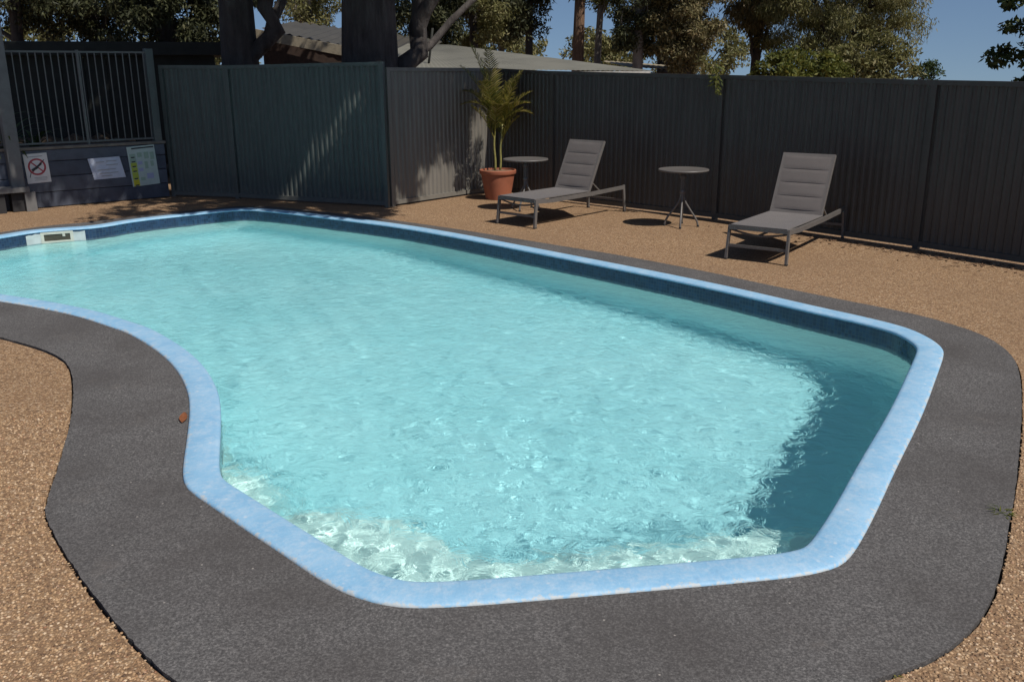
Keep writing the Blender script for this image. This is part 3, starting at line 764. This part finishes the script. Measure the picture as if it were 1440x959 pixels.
# ------------------------------------------------------------------ potted palm
M['terracotta'] = simple('terracotta', (.30, .098, .050), .75, var=.22, scale=5, bs=.25)
M['soil'] = simple('potting_mix', (.20, .115, .07), .95, var=.4, scale=30, bs=.6, bd=.02)
M['stem'] = simple('palm_stem', (.22, .20, .06), .55, var=.35, scale=12, bs=.2)
def m_leaf(name, stops, trans=.35, rough=.55):
    m, nt, b = new_mat(name); g = N(nt, 'ShaderNodeNewGeometry')
    c = ramp(nt, g.outputs['Random Per Island'], stops)
    c = mixc(nt, ramp(nt, noise(nt, coords(nt), 1.1, 3), [(.35, (.45, .45, .45)), (.65, (0, 0, 0))]), c, tuple(x * .55 for x in stops[0][1]))
    L(nt, c, b.inputs['Base Color']); b.inputs['Roughness'].default_value = rough; b.inputs['Specular IOR Level'].default_value = .25
    tr = N(nt, 'ShaderNodeBsdfTranslucent'); L(nt, c, tr.inputs['Color'])
    mx = N(nt, 'ShaderNodeMixShader'); mx.inputs[0].default_value = trans
    L(nt, b.outputs[0], mx.inputs[1]); L(nt, tr.outputs[0], mx.inputs[2]); L(nt, mx.outputs[0], nt.nodes['Material Output'].inputs['Surface']); return m
M['palm_leaf'] = m_leaf('palm_leaflet', [(0, (.07, .075, .014)), (.35, (.18, .17, .03)), (.7, (.29, .235, .045)), (1, (.42, .34, .14))], .35)

def frond(name, mat, parent, base, az, el, length, droop, nl=22, lw=.016, ll=.26, twist=0., seed=0):
    r = random.Random(seed); m = MB(); pts = []; p = Vector(base); e = el
    h = Vector((math.cos(az), math.sin(az), 0)); n = 14
    for i in range(n + 1):
        pts.append(p.copy()); p = p + (h * math.cos(e) + Vector((0, 0, math.sin(e)))) * (length / n); e -= droop / n * (1 + i / n)
    m.tube(pts, [.008 * (1 - .8 * i / n) + .001 for i in range(n + 1)], 6)
    side = Vector((-h.y, h.x, 0))
    for k in range(nl):
        u = .18 + .82 * k / (nl - 1); f = u * n; i = min(int(f), n - 1); q = pts[i].lerp(pts[i + 1], f - i); d = (pts[i + 1] - pts[i]).normalized()
        up = side.cross(d) * -1 if side.cross(d).z < 0 else side.cross(d)
        for s in (-1, 1):
            L_ = ll * (math.sin(math.pi * min(1, .15 + .8 * u)) * .8 + .2) * r.uniform(.8, 1.1)
            dd = (side * s * .75 + d * .62 + up * r.uniform(.05, .35)).normalized(); dd2 = (dd + Vector((0, 0, -.45 * r.random()))).normalized()
            w = (d * .7 + up * .5).cross(dd).normalized() if False else dd.cross(up).normalized()
            a = q; b_ = q + dd * L_ * .55; c_ = b_ + dd2 * L_ * .45
            m.add([a - w * lw * .3, a + w * lw * .3, b_ + w * lw * .5, b_ - w * lw * .5, c_], [(0, 1, 2, 3), (3, 2, 4)])
    return m.build(name, mat, parent)

pot = empty('plant_pot', (-.20, 13.93, -.006)); tag(pot, 'wide-rimmed terracotta pot in the fence corner', 'plant pot')
MB().lathe([(.001, 0), (.185, 0), (.19, .02), (.245, .33), (.252, .375), (.272, .380), (.276, .388), (.276, .43), (.271, .437), (.258, .437), (.252, .40), (.001, .395)], 56).build('body', M['terracotta'], pot, True, 35)
sl = MB(); sv = []
for i in range(6):
    for k in range(24):
        rr = .001 + .256 * i / 5; sv.append((rr * math.cos(k * math.pi / 12), rr * math.sin(k * math.pi / 12), .405 + .02 * (1 - i / 5) + .012 * random.random()))
sl.add(sv, [(i * 24 + k, i * 24 + (k + 1) % 24, (i + 1) * 24 + (k + 1) % 24, (i + 1) * 24 + k) for i in range(5) for k in range(24)]); sl.build('soil', M['soil'], pot, True)
palm = empty('potted_palm', (-.20, 13.93, .41)); tag(palm, 'young two-stemmed palm growing in the terracotta pot', 'palm')
stems = [((-.04, .0), (-.045, .0), .74), ((.03, .02), (.07, .02), .68)]
for si, ((x0, y0), (x1, y1), hh) in enumerate(stems):
    n = 9; pts = [(x0 + (x1 - x0) * k / n + .008 * math.sin(k), y0 + (y1 - y0) * k / n, -.015 + (hh + .015) * k / n) for k in range(n + 1)]
    MB().tube(pts, [.018 - .006 * k / n for k in range(n + 1)], 10).build('stem', M['stem'], palm, True)
    r = random.Random(40 + si)
    spec = [(1.9, 1.45, 1.10, .25), (2.9, 1.28, .95, .45), (.4, 1.30, .85, .5), (3.5, 1.40, 1.12, .25), (2.5, 1.05, .75, .8), (4.4, 1.2, .75, .7), (3.2, .9, .55, 1.0)] if si == 0 else [(.2, 1.22, .70, .6), (1.0, 1.38, .72, .4), (5.8, 1.15, .6, .9), (-.4, 1.40, .74, .4), (.1, .85, .5, 1.0), (4.6, 1.1, .5, .9)]
    for k, (az, el, ln, dr) in enumerate(spec):
        frond('frond', M['palm_leaf'], palm, (x1, y1, hh - .05 + .02 * k), az, el, ln, dr, nl=30, ll=.22, lw=.017, seed=si * 10 + k)

    for k, (az, el, ln, u) in enumerate(((2.2, 1.25, .70, .72), (3.6, 1.2, .62, .62), (4.9, 1.25, .6, .68)) if si == 0 else ((.3, 1.2, .55, .70), (1.2, 1.3, .6, .62), (5.9, 1.2, .5, .6))):
        frond('frond', M['palm_leaf'], palm, (x0 + (x1 - x0) * u, y0 + (y1 - y0) * u, hh * u), az, el, ln, .45, nl=26, ll=.18, lw=.015, seed=50 + si * 10 + k)

# small weeds in the joint and a dry leaf by the coping
M['weed'] = m_leaf('weed_blade', [(0, (.06, .09, .015)), (.6, (.14, .17, .03)), (1, (.28, .25, .06))], .35)
def weed(x, y, n, h, label, seed):
    r = random.Random(seed); m = MB()
    for k in range(n):
        az = r.random() * 6.28; q = Vector((r.gauss(0, .012), r.gauss(0, .012), 0)); hh = h * r.uniform(.5, 1); out = Vector((math.cos(az), math.sin(az), 0)); s = Vector((-out.y, out.x, 0)) * .0035
        a = q + out * hh * .35 + Vector((0, 0, hh * .7)); b_ = q + out * hh * .95 + Vector((0, 0, hh * .75))
        m.add([q - s, q + s, a + s, a - s, b_], [(0, 1, 2, 3), (3, 2, 4)])
    o = m.build('weed_tuft', M['weed'], None); o.location = (x, y, -.03); tag(o, label, 'weed', 'weeds in the paving joint'); return o
weed(2.125, 3.60, 34, .075, 'small green weed tuft in the joint at the right edge', 1)
weed(1.21, 2.53, 20, .04, 'tiny low weed in the joint at the lower right', 2)
M['dry_leaf'] = simple('dry_leaf_brown', (.18, .06, .02), .8, var=.3, scale=30)
lf = MB(); lv = []
for i in range(7):
    u = i / 6; w = .022 * math.sin(math.pi * min(.98, .06 + u * .9)); lv += [(-w, u * .13, .004 + .012 * u * u), (0, u * .13, .001 + .010 * u * u), (w, u * .13, .006 + .012 * u)]
lf.add(lv, [(3 * i + j, 3 * i + j + 1, 3 * i + j + 4, 3 * i + j + 3) for i in range(6) for j in range(2)])
o = lf.build('dry_leaf', M['dry_leaf'], None, True); o.location = (-1.81, 4.70, .010); o.rotation_euler = (0, .15, .25); tag(o, 'curled brown dry leaf lying against the left coping', 'leaf')
# ------------------------------------------------------------------ buildings behind
def m_roof(name, c, axis):
    m, nt, b = new_mat(name); v = coords(nt)
    n = noise(nt, v, 1.2, 5, .6)
    L(nt, ramp(nt, n, [(.3, tuple(x * .78 for x in c)), (.55, c), (.8, tuple(min(1, x * 1.15) for x in c))]), b.inputs['Base Color']); b.inputs['Roughness'].default_value = .55
    return m
M['roof_tan'] = m_roof('tan_metal_roof', (.165, .158, .128), 0); M['roof_dark'] = m_roof('dark_tile_roof', (.055, .05, .04), 0)
M['fascia'] = simple('cream_fascia', (.33, .28, .20), .6); M['brick_wall'] = simple('brown_brick_wall', (.06, .036, .026), .85, var=.3, scale=12)
M['fascia_white'] = simple('white_gutter', (.50, .48, .44), .5); M['shed_dark'] = simple('dark_green_boards', (.018, .019, .015), .85, var=.3, scale=5)

def roof_sheets(root, corners, mat, n, seam=.03):
    """corrugated roof face between eave a-b and ridge c-d (b-c and a-d are the sloping sides); n ribs"""
    a, b, c, d = [Vector(p) for p in corners]; nrm = (b - a).cross(d - a).normalized(); vs = []
    for k in range(n * 2 + 1):
        t = k / (n * 2); q = nrm * (seam if k % 2 else 0); vs += [a.lerp(b, t) + q, d.lerp(c, t) + q]
    fs = [(2 * k, 2 * k + 2, 2 * k + 3, 2 * k + 1) for k in range(n * 2)]
    return mesh_obj('roof', vs, fs, mat, root)
hs = empty('low_house', (0, 18, 0)); tag(hs, 'low building with a tan metal roof rising behind the fence', 'building')
def hp(*p): return (p[0], p[1] - 18, p[2])
roof_sheets(hs, [hp(-2.75, 17.0, 1.90), hp(2.60, 17.3, 1.83), hp(-1.4, 22.0, 2.42), hp(-2.35, 22.0, 2.45)], M['roof_tan'], 60, .008)
roof_sheets(hs, [hp(2.60, 17.3, 1.83), hp(3.1, 27.0, 1.83), hp(-1.2, 24.0, 2.42), hp(-1.4, 22.0, 2.42)], M['roof_tan'], 60, .008)
MB().box(-2.7, 2.5, -.93, -.82, 1.70, 1.83).build('gutter', M['fascia_white'], hs)
MB().box(-2.4, 2.3, -.6, 8.0, 0, 1.72).build('wall', M['brick_wall'], hs)
MB().tube([hp(-1.55, 18.0, 1.9), hp(-1.5, 18.05, 2.25), hp(-1.45, 18.05, 2.62)], .022, 8).build('vent_pipe', M['shed_dark'], hs, True)
h2 = empty('tiled_cottage', (-4.6, 21, 0)); tag(h2, 'dark gabled cottage with cream barge board between the two big trunks', 'building')
roof_sheets(h2, [(-.9, 0, 2.75), (2.6, -1.2, 2.05), (2.9, 3, 2.55), (-.9, 3.4, 3.05)], M['roof_dark'], 16, .04)
MB().bar((-1.0, -.06, 2.66), (2.65, -1.26, 1.98), .05, .20).build('barge_board', M['fascia'], h2)
MB().add([(-.8, .0, 0), (2.4, -1.0, 0), (2.4, -1.0, 1.95), (-.8, 0, 2.6), (-.8, 3, 0), (2.4, 3, 0), (2.4, 3, 2.3), (-.8, 3, 2.9)], [(0, 1, 2, 3), (1, 5, 6, 2), (0, 3, 7, 4), (4, 7, 6, 5), (3, 2, 6, 7)]).build('wall', M['brick_wall'], h2)
for k in range(3):
    MB().box(-.3 + .5 * k, .0 + .5 * k, -.35 - .15 * k, -.3 - .15 * k, 1.75, 1.95).build('vent_brick', M['fascia'], h2)
h3 = empty('far_shed', (4.4, 27, 0)); tag(h3, 'small grey roof edge just above the fence right of the tan roof', 'building')
roof_sheets(h3, [(-1.0, 0, 1.92), (1.1, .3, 1.80), (.9, 3, 1.95), (-1.5, 3, 2.12)], M['fascia'], 14, .03)
MB().box(-.9, .9, .4, 2.9, 0, 1.78).build('wall', M['brick_wall'], h3)
sd = empty('garden_shed', (-7.6, 16.4, 0), R(20)); tag(sd, 'dark flat-roofed garden shed behind the railing', 'shed')
for k in range(14): MB().box(-2.6 + k * .36, -2.6 + k * .36 + .35, -.02 - .006 * (k % 2), .02, .3, 2.14).build('board', M['shed_dark'], sd)
MB().box(-2.8, 2.65, -.28, 2.4, 2.14, 2.36, .01).build('roof', M['shed_dark'], sd)
MB().box(-2.55, 2.4, .03, 2.2, .3, 2.10).build('body', M['shed_dark'], sd)

# ------------------------------------------------------------------ trees
def m_bark(name, c, c2):
    m, nt, b = new_mat(name); v = coords(nt, scale=(1, 1, .18))
    n = noise(nt, v, 9, 6, .7); n2 = noise(nt, coords(nt), 2.2, 4)
    c_ = ramp(nt, n, [(.3, tuple(x * .4 for x in c)), (.5, c), (.72, c2)])
    c_ = mixc(nt, ramp(nt, n2, [(.45, (0, 0, 0)), (.7, (.5, .5, .5))]), c_, c2)
    L(nt, c_, b.inputs['Base Color']); b.inputs['Roughness'].default_value = .9; bump(nt, b, n, 1.0, .05); return m
M['bark_dark'] = m_bark('rough_dark_bark', (.045, .037, .033), (.085, .073, .066)); M['bark_grey'] = m_bark('grey_gum_bark', (.16, .14, .125), (.27, .24, .21)); M['bark_red'] = m_bark('red_brown_bark', (.13, .075, .045), (.24, .14, .085))
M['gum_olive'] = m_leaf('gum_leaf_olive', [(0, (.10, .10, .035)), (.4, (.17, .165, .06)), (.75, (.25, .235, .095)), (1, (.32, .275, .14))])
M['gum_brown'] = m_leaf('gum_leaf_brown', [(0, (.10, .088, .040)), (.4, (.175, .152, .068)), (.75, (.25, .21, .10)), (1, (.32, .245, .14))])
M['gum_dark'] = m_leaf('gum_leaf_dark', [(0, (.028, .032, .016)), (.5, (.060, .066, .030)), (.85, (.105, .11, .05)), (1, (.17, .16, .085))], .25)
M['bush_green'] = m_leaf('bush_leaf_green', [(0, (.055, .07, .014)), (.5, (.12, .135, .028)), (1, (.24, .22, .05))])
M['broad_green'] = m_leaf('broad_leaf_green', [(0, (.02, .035, .012)), (.5, (.045, .075, .022)), (1, (.10, .13, .04))], .3)

def leaves(C, Rr, n_per, size, asp, droop, rg, flat_=.6):
    """leaf quads scattered round the clump centres C (k,3) with radii Rr"""
    k = len(C); idx = np.repeat(np.arange(k), n_per); n = len(idx)
    g = rg.normal(0, 1, (n, 3)); g /= np.linalg.norm(g, axis=1)[:, None]; rad = rg.random(n) ** .45
    P = C[idx] + g * (rad * Rr[idx])[:, None] * np.array([1, 1, flat_])
    d = rg.normal(0, 1, (n, 3)); d[:, 2] -= droop; d /= np.linalg.norm(d, axis=1)[:, None]
    w = np.cross(d, rg.normal(0, 1, (n, 3))); w /= np.linalg.norm(w, axis=1)[:, None]
    s = size * rg.uniform(.6, 1.3, n); Ln = d * s[:, None]; W = w * (s * asp * .5)[:, None]
    V = np.stack([P, P + Ln * .45 + W, P + Ln, P + Ln * .45 - W], 1).reshape(-1, 3)
    return V, np.arange(n * 4).reshape(-1, 4)

def limb(m, a, b, r0, r1, rg, n=7, wob=.12, sag=0.):
    a = np.array(a); b = np.array(b); Ln = np.linalg.norm(b - a); pts = []
    off = rg.normal(0, wob, (n + 1, 3)) * Ln * .25
    for i in range(n + 1):
        t = i / n; pts.append(tuple(a + (b - a) * t + off[i] * math.sin(math.pi * t) + np.array([0, 0, sag * math.sin(math.pi * t)])))
    m.tube(pts, [r0 + (r1 - r0) * i / n for i in range(n + 1)], 9); return pts

def tree(name, label, base, trunk_h, r0, lean, crown_c, crown_r, n_clump, n_leaf, leaf, asp, mat, bark, seed, droop=.8, clump_r=(.35, .7), group='trees beyond the fence', extra=None, lean_pts=None, shell=.35, n_limb=9, fork=None):
    rg = np.random.default_rng(seed)
    t = empty(name, base); tag(t, label, 'tree', group)
    tr = MB(); top = (lean[0], lean[1], trunk_h); n = 12; pts = []
    for i in range(n + 1):
        u = i / n; pts.append((lean[0] * u ** 1.3 + .05 * math.sin(5 * u + seed) * u, lean[1] * u ** 1.3 + .05 * math.cos(4 * u + seed) * u, -.1 + (trunk_h + .1) * u))
    tr.tube(pts, [r0 * (1 + .45 * math.exp(-u * 9)) * (1 - .45 * u) for u in [i / n for i in range(n + 1)]], 14)
    for f_ in (fork or []): limb(tr, *f_[:4], rg, 8, .10)
    tr.build('trunk', bark, t, True)
    cc = np.array(crown_c, float); cr = np.array(crown_r, float)
    g = rg.normal(0, 1, (n_clump, 3)); g /= np.linalg.norm(g, axis=1)[:, None]
    C = cc + g * cr * (shell + (1 - shell) * rg.random(n_clump) ** .6)[:, None]
    if extra is not None: C = np.vstack([C, extra]) if n_clump else extra
    lm = MB(); ends = C[rg.choice(len(C), min(n_limb, len(C)), replace=False)]
    for e in ends:
        u = rg.uniform(.45, 1.0); p = pts[int(u * n)]
        mid = limb(lm, p, tuple(np.array(p) * .35 + e * .65 + np.array([0, 0, .15])), r0 * .42 * (1.15 - u * .5), r0 * .14, rg)
        for q in C[np.argsort(np.linalg.norm(C - e, axis=1))[:4]]: limb(lm, mid[-1], tuple(q), r0 * .12, .008, rg, 5)
    lm.build('limbs', bark, t, True)
    V, Q = leaves(C, rg.uniform(*clump_r, len(C)), n_leaf, leaf, asp, droop, rg)
    fast_mesh('crown', V, Q, mat, t); return t

# the two big trees by the left fence, whose crown hangs over the far corner of the pool and shades it
def shade_points(seed):
    """crown clumps found by following the sun back from what lies in shade: fence, sleeper wall, ground corner"""
    rg = np.random.default_rng(seed); T = []
    h = np.array(SUN_H[:]); tn = math.tan(SUN_EL)
    def put(x, y, z):
        H = rg.uniform(4.6, 8.2); s = (H - z) / tn; T.append((x + h[0] * s, y + h[1] * s, H))
    for _ in range(N_SH[0]):                                    # green fence
        u = rg.random(); z = rg.random() * 2.0
        if u > .52 and abs(z - (.1 + (u - .52) * 3.3)) < .48 and rg.random() < .92: continue
        put(-5.27 + 3.5 * u, 14.43 - 1.33 * u, z)
    for _ in range(N_SH[1]):                                    # sunlit bay: upper left of a diagonal
        u = rg.random(); z = rg.random() * 2.0
        if z > .50 + 1.25 * u or (u < .20 and rg.random() < .5): put(-1.70 + 1.4 * u, 13.17 + 1.66 * u, z)
    for _ in range(N_SH[2]):                                    # sleeper wall, railing and the bed behind
        u = rg.uniform(.52, 1.0); z = rg.random() * 2.3; t = rg.random() ** 2 * 2.6; put(WA.x + wd.x * WL * u - wn_.x * t, WA.y + wd.y * WL * u - wn_.y * t, z)
    for _ in range(N_SH[3]):                                    # ground corner and coping
        u = rg.random(); v = rg.random(); put(-5.6 + 3.9 * u, 12.05 + 2.1 * v * (1 - .35 * u) - .25 * u + .75 * math.sin(math.pi * u) * (1 - v), 0)
    for _ in range(N_SH[4]):                                    # the trunks themselves
        k = rg.random() < .5; put((-4.38 if k else -2.18) + rg.normal(0, .35), (15.6 if k else 14.85) - .3, rg.uniform(1.9, 3.6))
    for _ in range(N_SH[5]):                                    # shed front and roof edge
        u = rg.uniform(-2.6, 2.6); put(-7.6 + u * math.cos(R(20)) + .1, 16.2 + u * math.sin(R(20)), rg.uniform(.8, 2.5))
    return np.array(T)
N_SH = (150, 150, 230, 70, 130, 170)
SH = shade_points(21)
bA = np.array([-4.38, 15.6, 0.]); bB = np.array([-2.18, 14.85, 0.])
own = SH[:, 0] < -1.0
# foliage hanging in view between the trunks, above the fence line
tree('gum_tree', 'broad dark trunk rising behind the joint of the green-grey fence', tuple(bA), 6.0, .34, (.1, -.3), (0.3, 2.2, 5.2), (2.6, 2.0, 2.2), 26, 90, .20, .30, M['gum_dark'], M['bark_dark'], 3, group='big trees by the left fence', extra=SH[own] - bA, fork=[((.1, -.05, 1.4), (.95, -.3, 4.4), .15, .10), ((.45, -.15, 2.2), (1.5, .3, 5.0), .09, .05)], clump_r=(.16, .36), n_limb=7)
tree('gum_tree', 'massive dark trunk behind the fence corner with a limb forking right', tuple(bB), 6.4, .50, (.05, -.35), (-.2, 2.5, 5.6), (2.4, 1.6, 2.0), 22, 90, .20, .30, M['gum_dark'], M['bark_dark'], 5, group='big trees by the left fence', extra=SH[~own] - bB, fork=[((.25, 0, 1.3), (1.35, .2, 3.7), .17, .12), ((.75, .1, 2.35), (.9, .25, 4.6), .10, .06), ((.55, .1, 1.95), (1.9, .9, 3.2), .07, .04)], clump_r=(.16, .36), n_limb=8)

def at(px, D): return ((px - 720) / 1290 * D, D)          # plan position seen at a picture column, D metres out (worked out once, for layout)
def bg(name, label, px, D, th, r0, cc, cr, ncl, nl, leaf, asp, mat, bark, seed, lean=(0, 0), **k):
    x, y = at(px, D); return tree(name, label, (x, y, -.01 if D < 50 else -.45), th, r0, lean, cc, cr, ncl, nl, leaf, asp, mat, bark, seed, **k)
D_ = .22
# dark trees left
def T(name, label, px, D, th, r0, cz, cr, ncl, mat, bark, seed, nl=250, leaf=.13, asp=.32, cx=0., **k):
    bg(name, label, px, D, th, r0, (cx, 0, cz), cr, ncl, nl, leaf, asp, M[mat], M[bark], seed, **k)
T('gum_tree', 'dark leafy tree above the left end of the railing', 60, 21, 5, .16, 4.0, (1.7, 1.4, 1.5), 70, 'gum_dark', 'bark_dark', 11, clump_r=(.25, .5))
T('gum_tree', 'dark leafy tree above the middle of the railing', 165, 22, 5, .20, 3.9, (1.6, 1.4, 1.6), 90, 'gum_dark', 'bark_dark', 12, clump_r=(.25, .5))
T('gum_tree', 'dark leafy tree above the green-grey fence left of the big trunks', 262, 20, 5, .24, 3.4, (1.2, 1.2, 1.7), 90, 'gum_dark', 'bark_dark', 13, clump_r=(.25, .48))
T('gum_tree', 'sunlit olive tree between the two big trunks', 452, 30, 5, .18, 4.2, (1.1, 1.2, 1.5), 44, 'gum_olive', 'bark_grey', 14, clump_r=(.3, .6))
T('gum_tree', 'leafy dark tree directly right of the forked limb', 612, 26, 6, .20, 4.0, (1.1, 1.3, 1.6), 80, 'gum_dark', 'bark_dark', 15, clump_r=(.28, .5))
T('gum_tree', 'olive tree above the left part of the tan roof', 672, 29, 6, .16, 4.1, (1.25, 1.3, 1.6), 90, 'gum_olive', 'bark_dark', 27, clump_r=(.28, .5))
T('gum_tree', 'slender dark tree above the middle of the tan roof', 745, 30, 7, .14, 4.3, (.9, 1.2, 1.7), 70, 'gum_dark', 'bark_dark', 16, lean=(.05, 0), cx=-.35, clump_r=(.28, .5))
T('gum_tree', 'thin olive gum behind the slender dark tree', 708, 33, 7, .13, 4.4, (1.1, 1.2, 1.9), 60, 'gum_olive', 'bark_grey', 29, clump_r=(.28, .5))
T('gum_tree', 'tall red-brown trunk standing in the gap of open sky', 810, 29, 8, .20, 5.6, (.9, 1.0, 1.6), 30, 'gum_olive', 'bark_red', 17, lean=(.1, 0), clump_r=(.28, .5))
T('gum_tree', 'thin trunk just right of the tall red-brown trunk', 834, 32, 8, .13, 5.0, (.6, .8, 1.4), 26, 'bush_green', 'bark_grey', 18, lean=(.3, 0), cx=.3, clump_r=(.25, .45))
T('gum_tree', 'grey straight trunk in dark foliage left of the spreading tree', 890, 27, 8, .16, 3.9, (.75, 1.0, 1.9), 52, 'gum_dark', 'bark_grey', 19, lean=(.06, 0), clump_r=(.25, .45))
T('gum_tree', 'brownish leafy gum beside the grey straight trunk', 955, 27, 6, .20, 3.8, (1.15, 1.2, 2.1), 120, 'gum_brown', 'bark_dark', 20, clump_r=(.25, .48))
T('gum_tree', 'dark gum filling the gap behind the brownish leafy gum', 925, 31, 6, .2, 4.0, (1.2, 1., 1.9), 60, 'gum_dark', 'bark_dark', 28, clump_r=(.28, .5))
T('pepper_tree', 'wide spreading olive tree with drooping foliage behind the long fence', 1150, 28, 3.6, .26, 4.0, (2.75, 2.0, 2.2), 270, 'gum_olive', 'bark_dark', 21, nl=320, asp=.2, leaf=.13, droop=1.8, clump_r=(.25, .6), n_limb=14)
T('pepper_tree', 'brown tinged drooping crown at the left of the spreading tree', 1050, 29, 4.5, .16, 4.2, (1.1, 1.2, 1.4), 70, 'gum_brown', 'bark_dark', 22, asp=.2, leaf=.19, droop=1.8, clump_r=(.3, .55))
T('shrub', 'yellow-green bush low along the fence below the spreading tree', 1110, 25, 1.6, .08, 1.85, (1.2, .8, .50), 50, 'bush_green', 'bark_dark', 23, nl=150, leaf=.13, asp=.4, clump_r=(.2, .38), droop=.2)
T('shrub', 'olive bush low along the fence right of the yellow-green bush', 1200, 26, 1.7, .08, 2.0, (1.3, .8, .8), 60, 'gum_olive', 'bark_dark', 24, nl=150, leaf=.14, asp=.34, clump_r=(.22, .42), droop=.6)
T('shrub', 'small bush tip showing above the fence in the open sky', 1280, 30, 1.6, .05, 1.75, (.40, .4, .36), 14, 'broad_green', 'bark_dark', 25, nl=90, leaf=.11, asp=.36, clump_r=(.15, .26), droop=.2)
T('broadleaf_tree', 'glossy dark green tree at the right edge of the sky', 1440, 17, 3.4, .12, 2.6, (.95, .9, 1.35), 74, 'broad_green', 'bark_dark', 26, nl=80, leaf=.12, asp=.55, clump_r=(.14, .30), droop=.3)
for k, (px_, D, w) in enumerate(((700, 60, 6), (850, 64, 5), (980, 62, 6), (560, 58, 6), (300, 55, 9), (80, 52, 9))):
    bg('far_tree', ('hazy far tree low behind the tan roof', 'hazy far tree low between the thin trunks', 'hazy far tree low behind the brownish gum', 'hazy far tree behind the forked trunk', 'hazy far trees behind the first big trunk', 'hazy far tree behind the railing trees')[k], px_, D, 2.8, .2, (0, 0, 3.2), (w * .5, 2, 2.0), 46, 130, .30, .4, M['gum_olive'], M['bark_dark'], 60 + k, clump_r=(.5, 1.0), group='far trees')

# ------------------------------------------------------------------ plants behind the railing
M['strap'] = m_leaf('strap_leaf', [(0, (.03, .05, .012)), (.5, (.07, .11, .03)), (1, (.17, .18, .07))], .35)
def strap_plant(s, t, n, ln, label, seed):
    p = WA + wd * s - wn_ * t; r = random.Random(seed)
    root = empty('strappy_plant', (p.x, p.y, .74)); tag(root, label, 'plant', 'plants behind the railing')
    for k in range(n):
        az = r.random() * 6.28; el = r.uniform(.7, 1.45); L_ = ln * r.uniform(.6, 1); q = Vector((0, 0, 0)); vs = []; h = Vector((math.cos(az), math.sin(az), 0)); sd_ = Vector((-h.y, h.x, 0)); e = el
        for i in range(8):
            w = .026 * math.sin(math.pi * (.12 + .86 * i / 7)); vs += [q - sd_ * w, q + sd_ * w]; q = q + (h * math.cos(e) + Vector((0, 0, math.sin(e)))) * L_ / 7; e -= .26
        mesh_obj('blade', vs, [(2 * i, 2 * i + 1, 2 * i + 3, 2 * i + 2) for i in range(7)], M['strap'], root, True)
strap_plant(2.55, .35, 16, .95, 'green strappy plant behind the railing next to the grey post', 1)
strap_plant(2.95, .55, 14, .75, 'lower strappy plant behind the railing above the red-circle sign', 2)
strap_plant(2.2, .5, 14, 1.5, 'tall arching plant at the very left of the railing', 3)

# strand of creeper hanging over the long fence
vr = random.Random(9); vm = MB(); vx, vy = 2.60, 11.80
for k in range(90):
    t = vr.random(); q = Vector((vx - .06 + vr.gauss(0, .05 * (1 - t * .6)), vy - .05 + vr.gauss(0, .04), 1.93 - .34 * t + vr.gauss(0, .03))); d = Vector((vr.gauss(0, 1), vr.gauss(0, 1), -.8)).normalized(); w = d.cross(Vector((vr.gauss(0, 1), vr.gauss(0, 1), 1))).normalized() * .012
    vm.add([q, q + d * .035 + w, q + d * .07, q + d * .035 - w], [(0, 1, 2, 3)])
vo_ = empty('creeper', (vx, vy, 1.75)); tag(vo_, 'wisp of green creeper hanging over the top of the long fence', 'creeper')
cr = vm.build('foliage', M['bush_green'], vo_); cr.location = (-vx, -vy, -1.75)
MB().tube([(0.0, .05, .0), (-.05, -.02, .06), (-.07, -.05, -.05), (-.065, -.05, -.18)], .005, 6).build('stem', M['stem'], vo_)
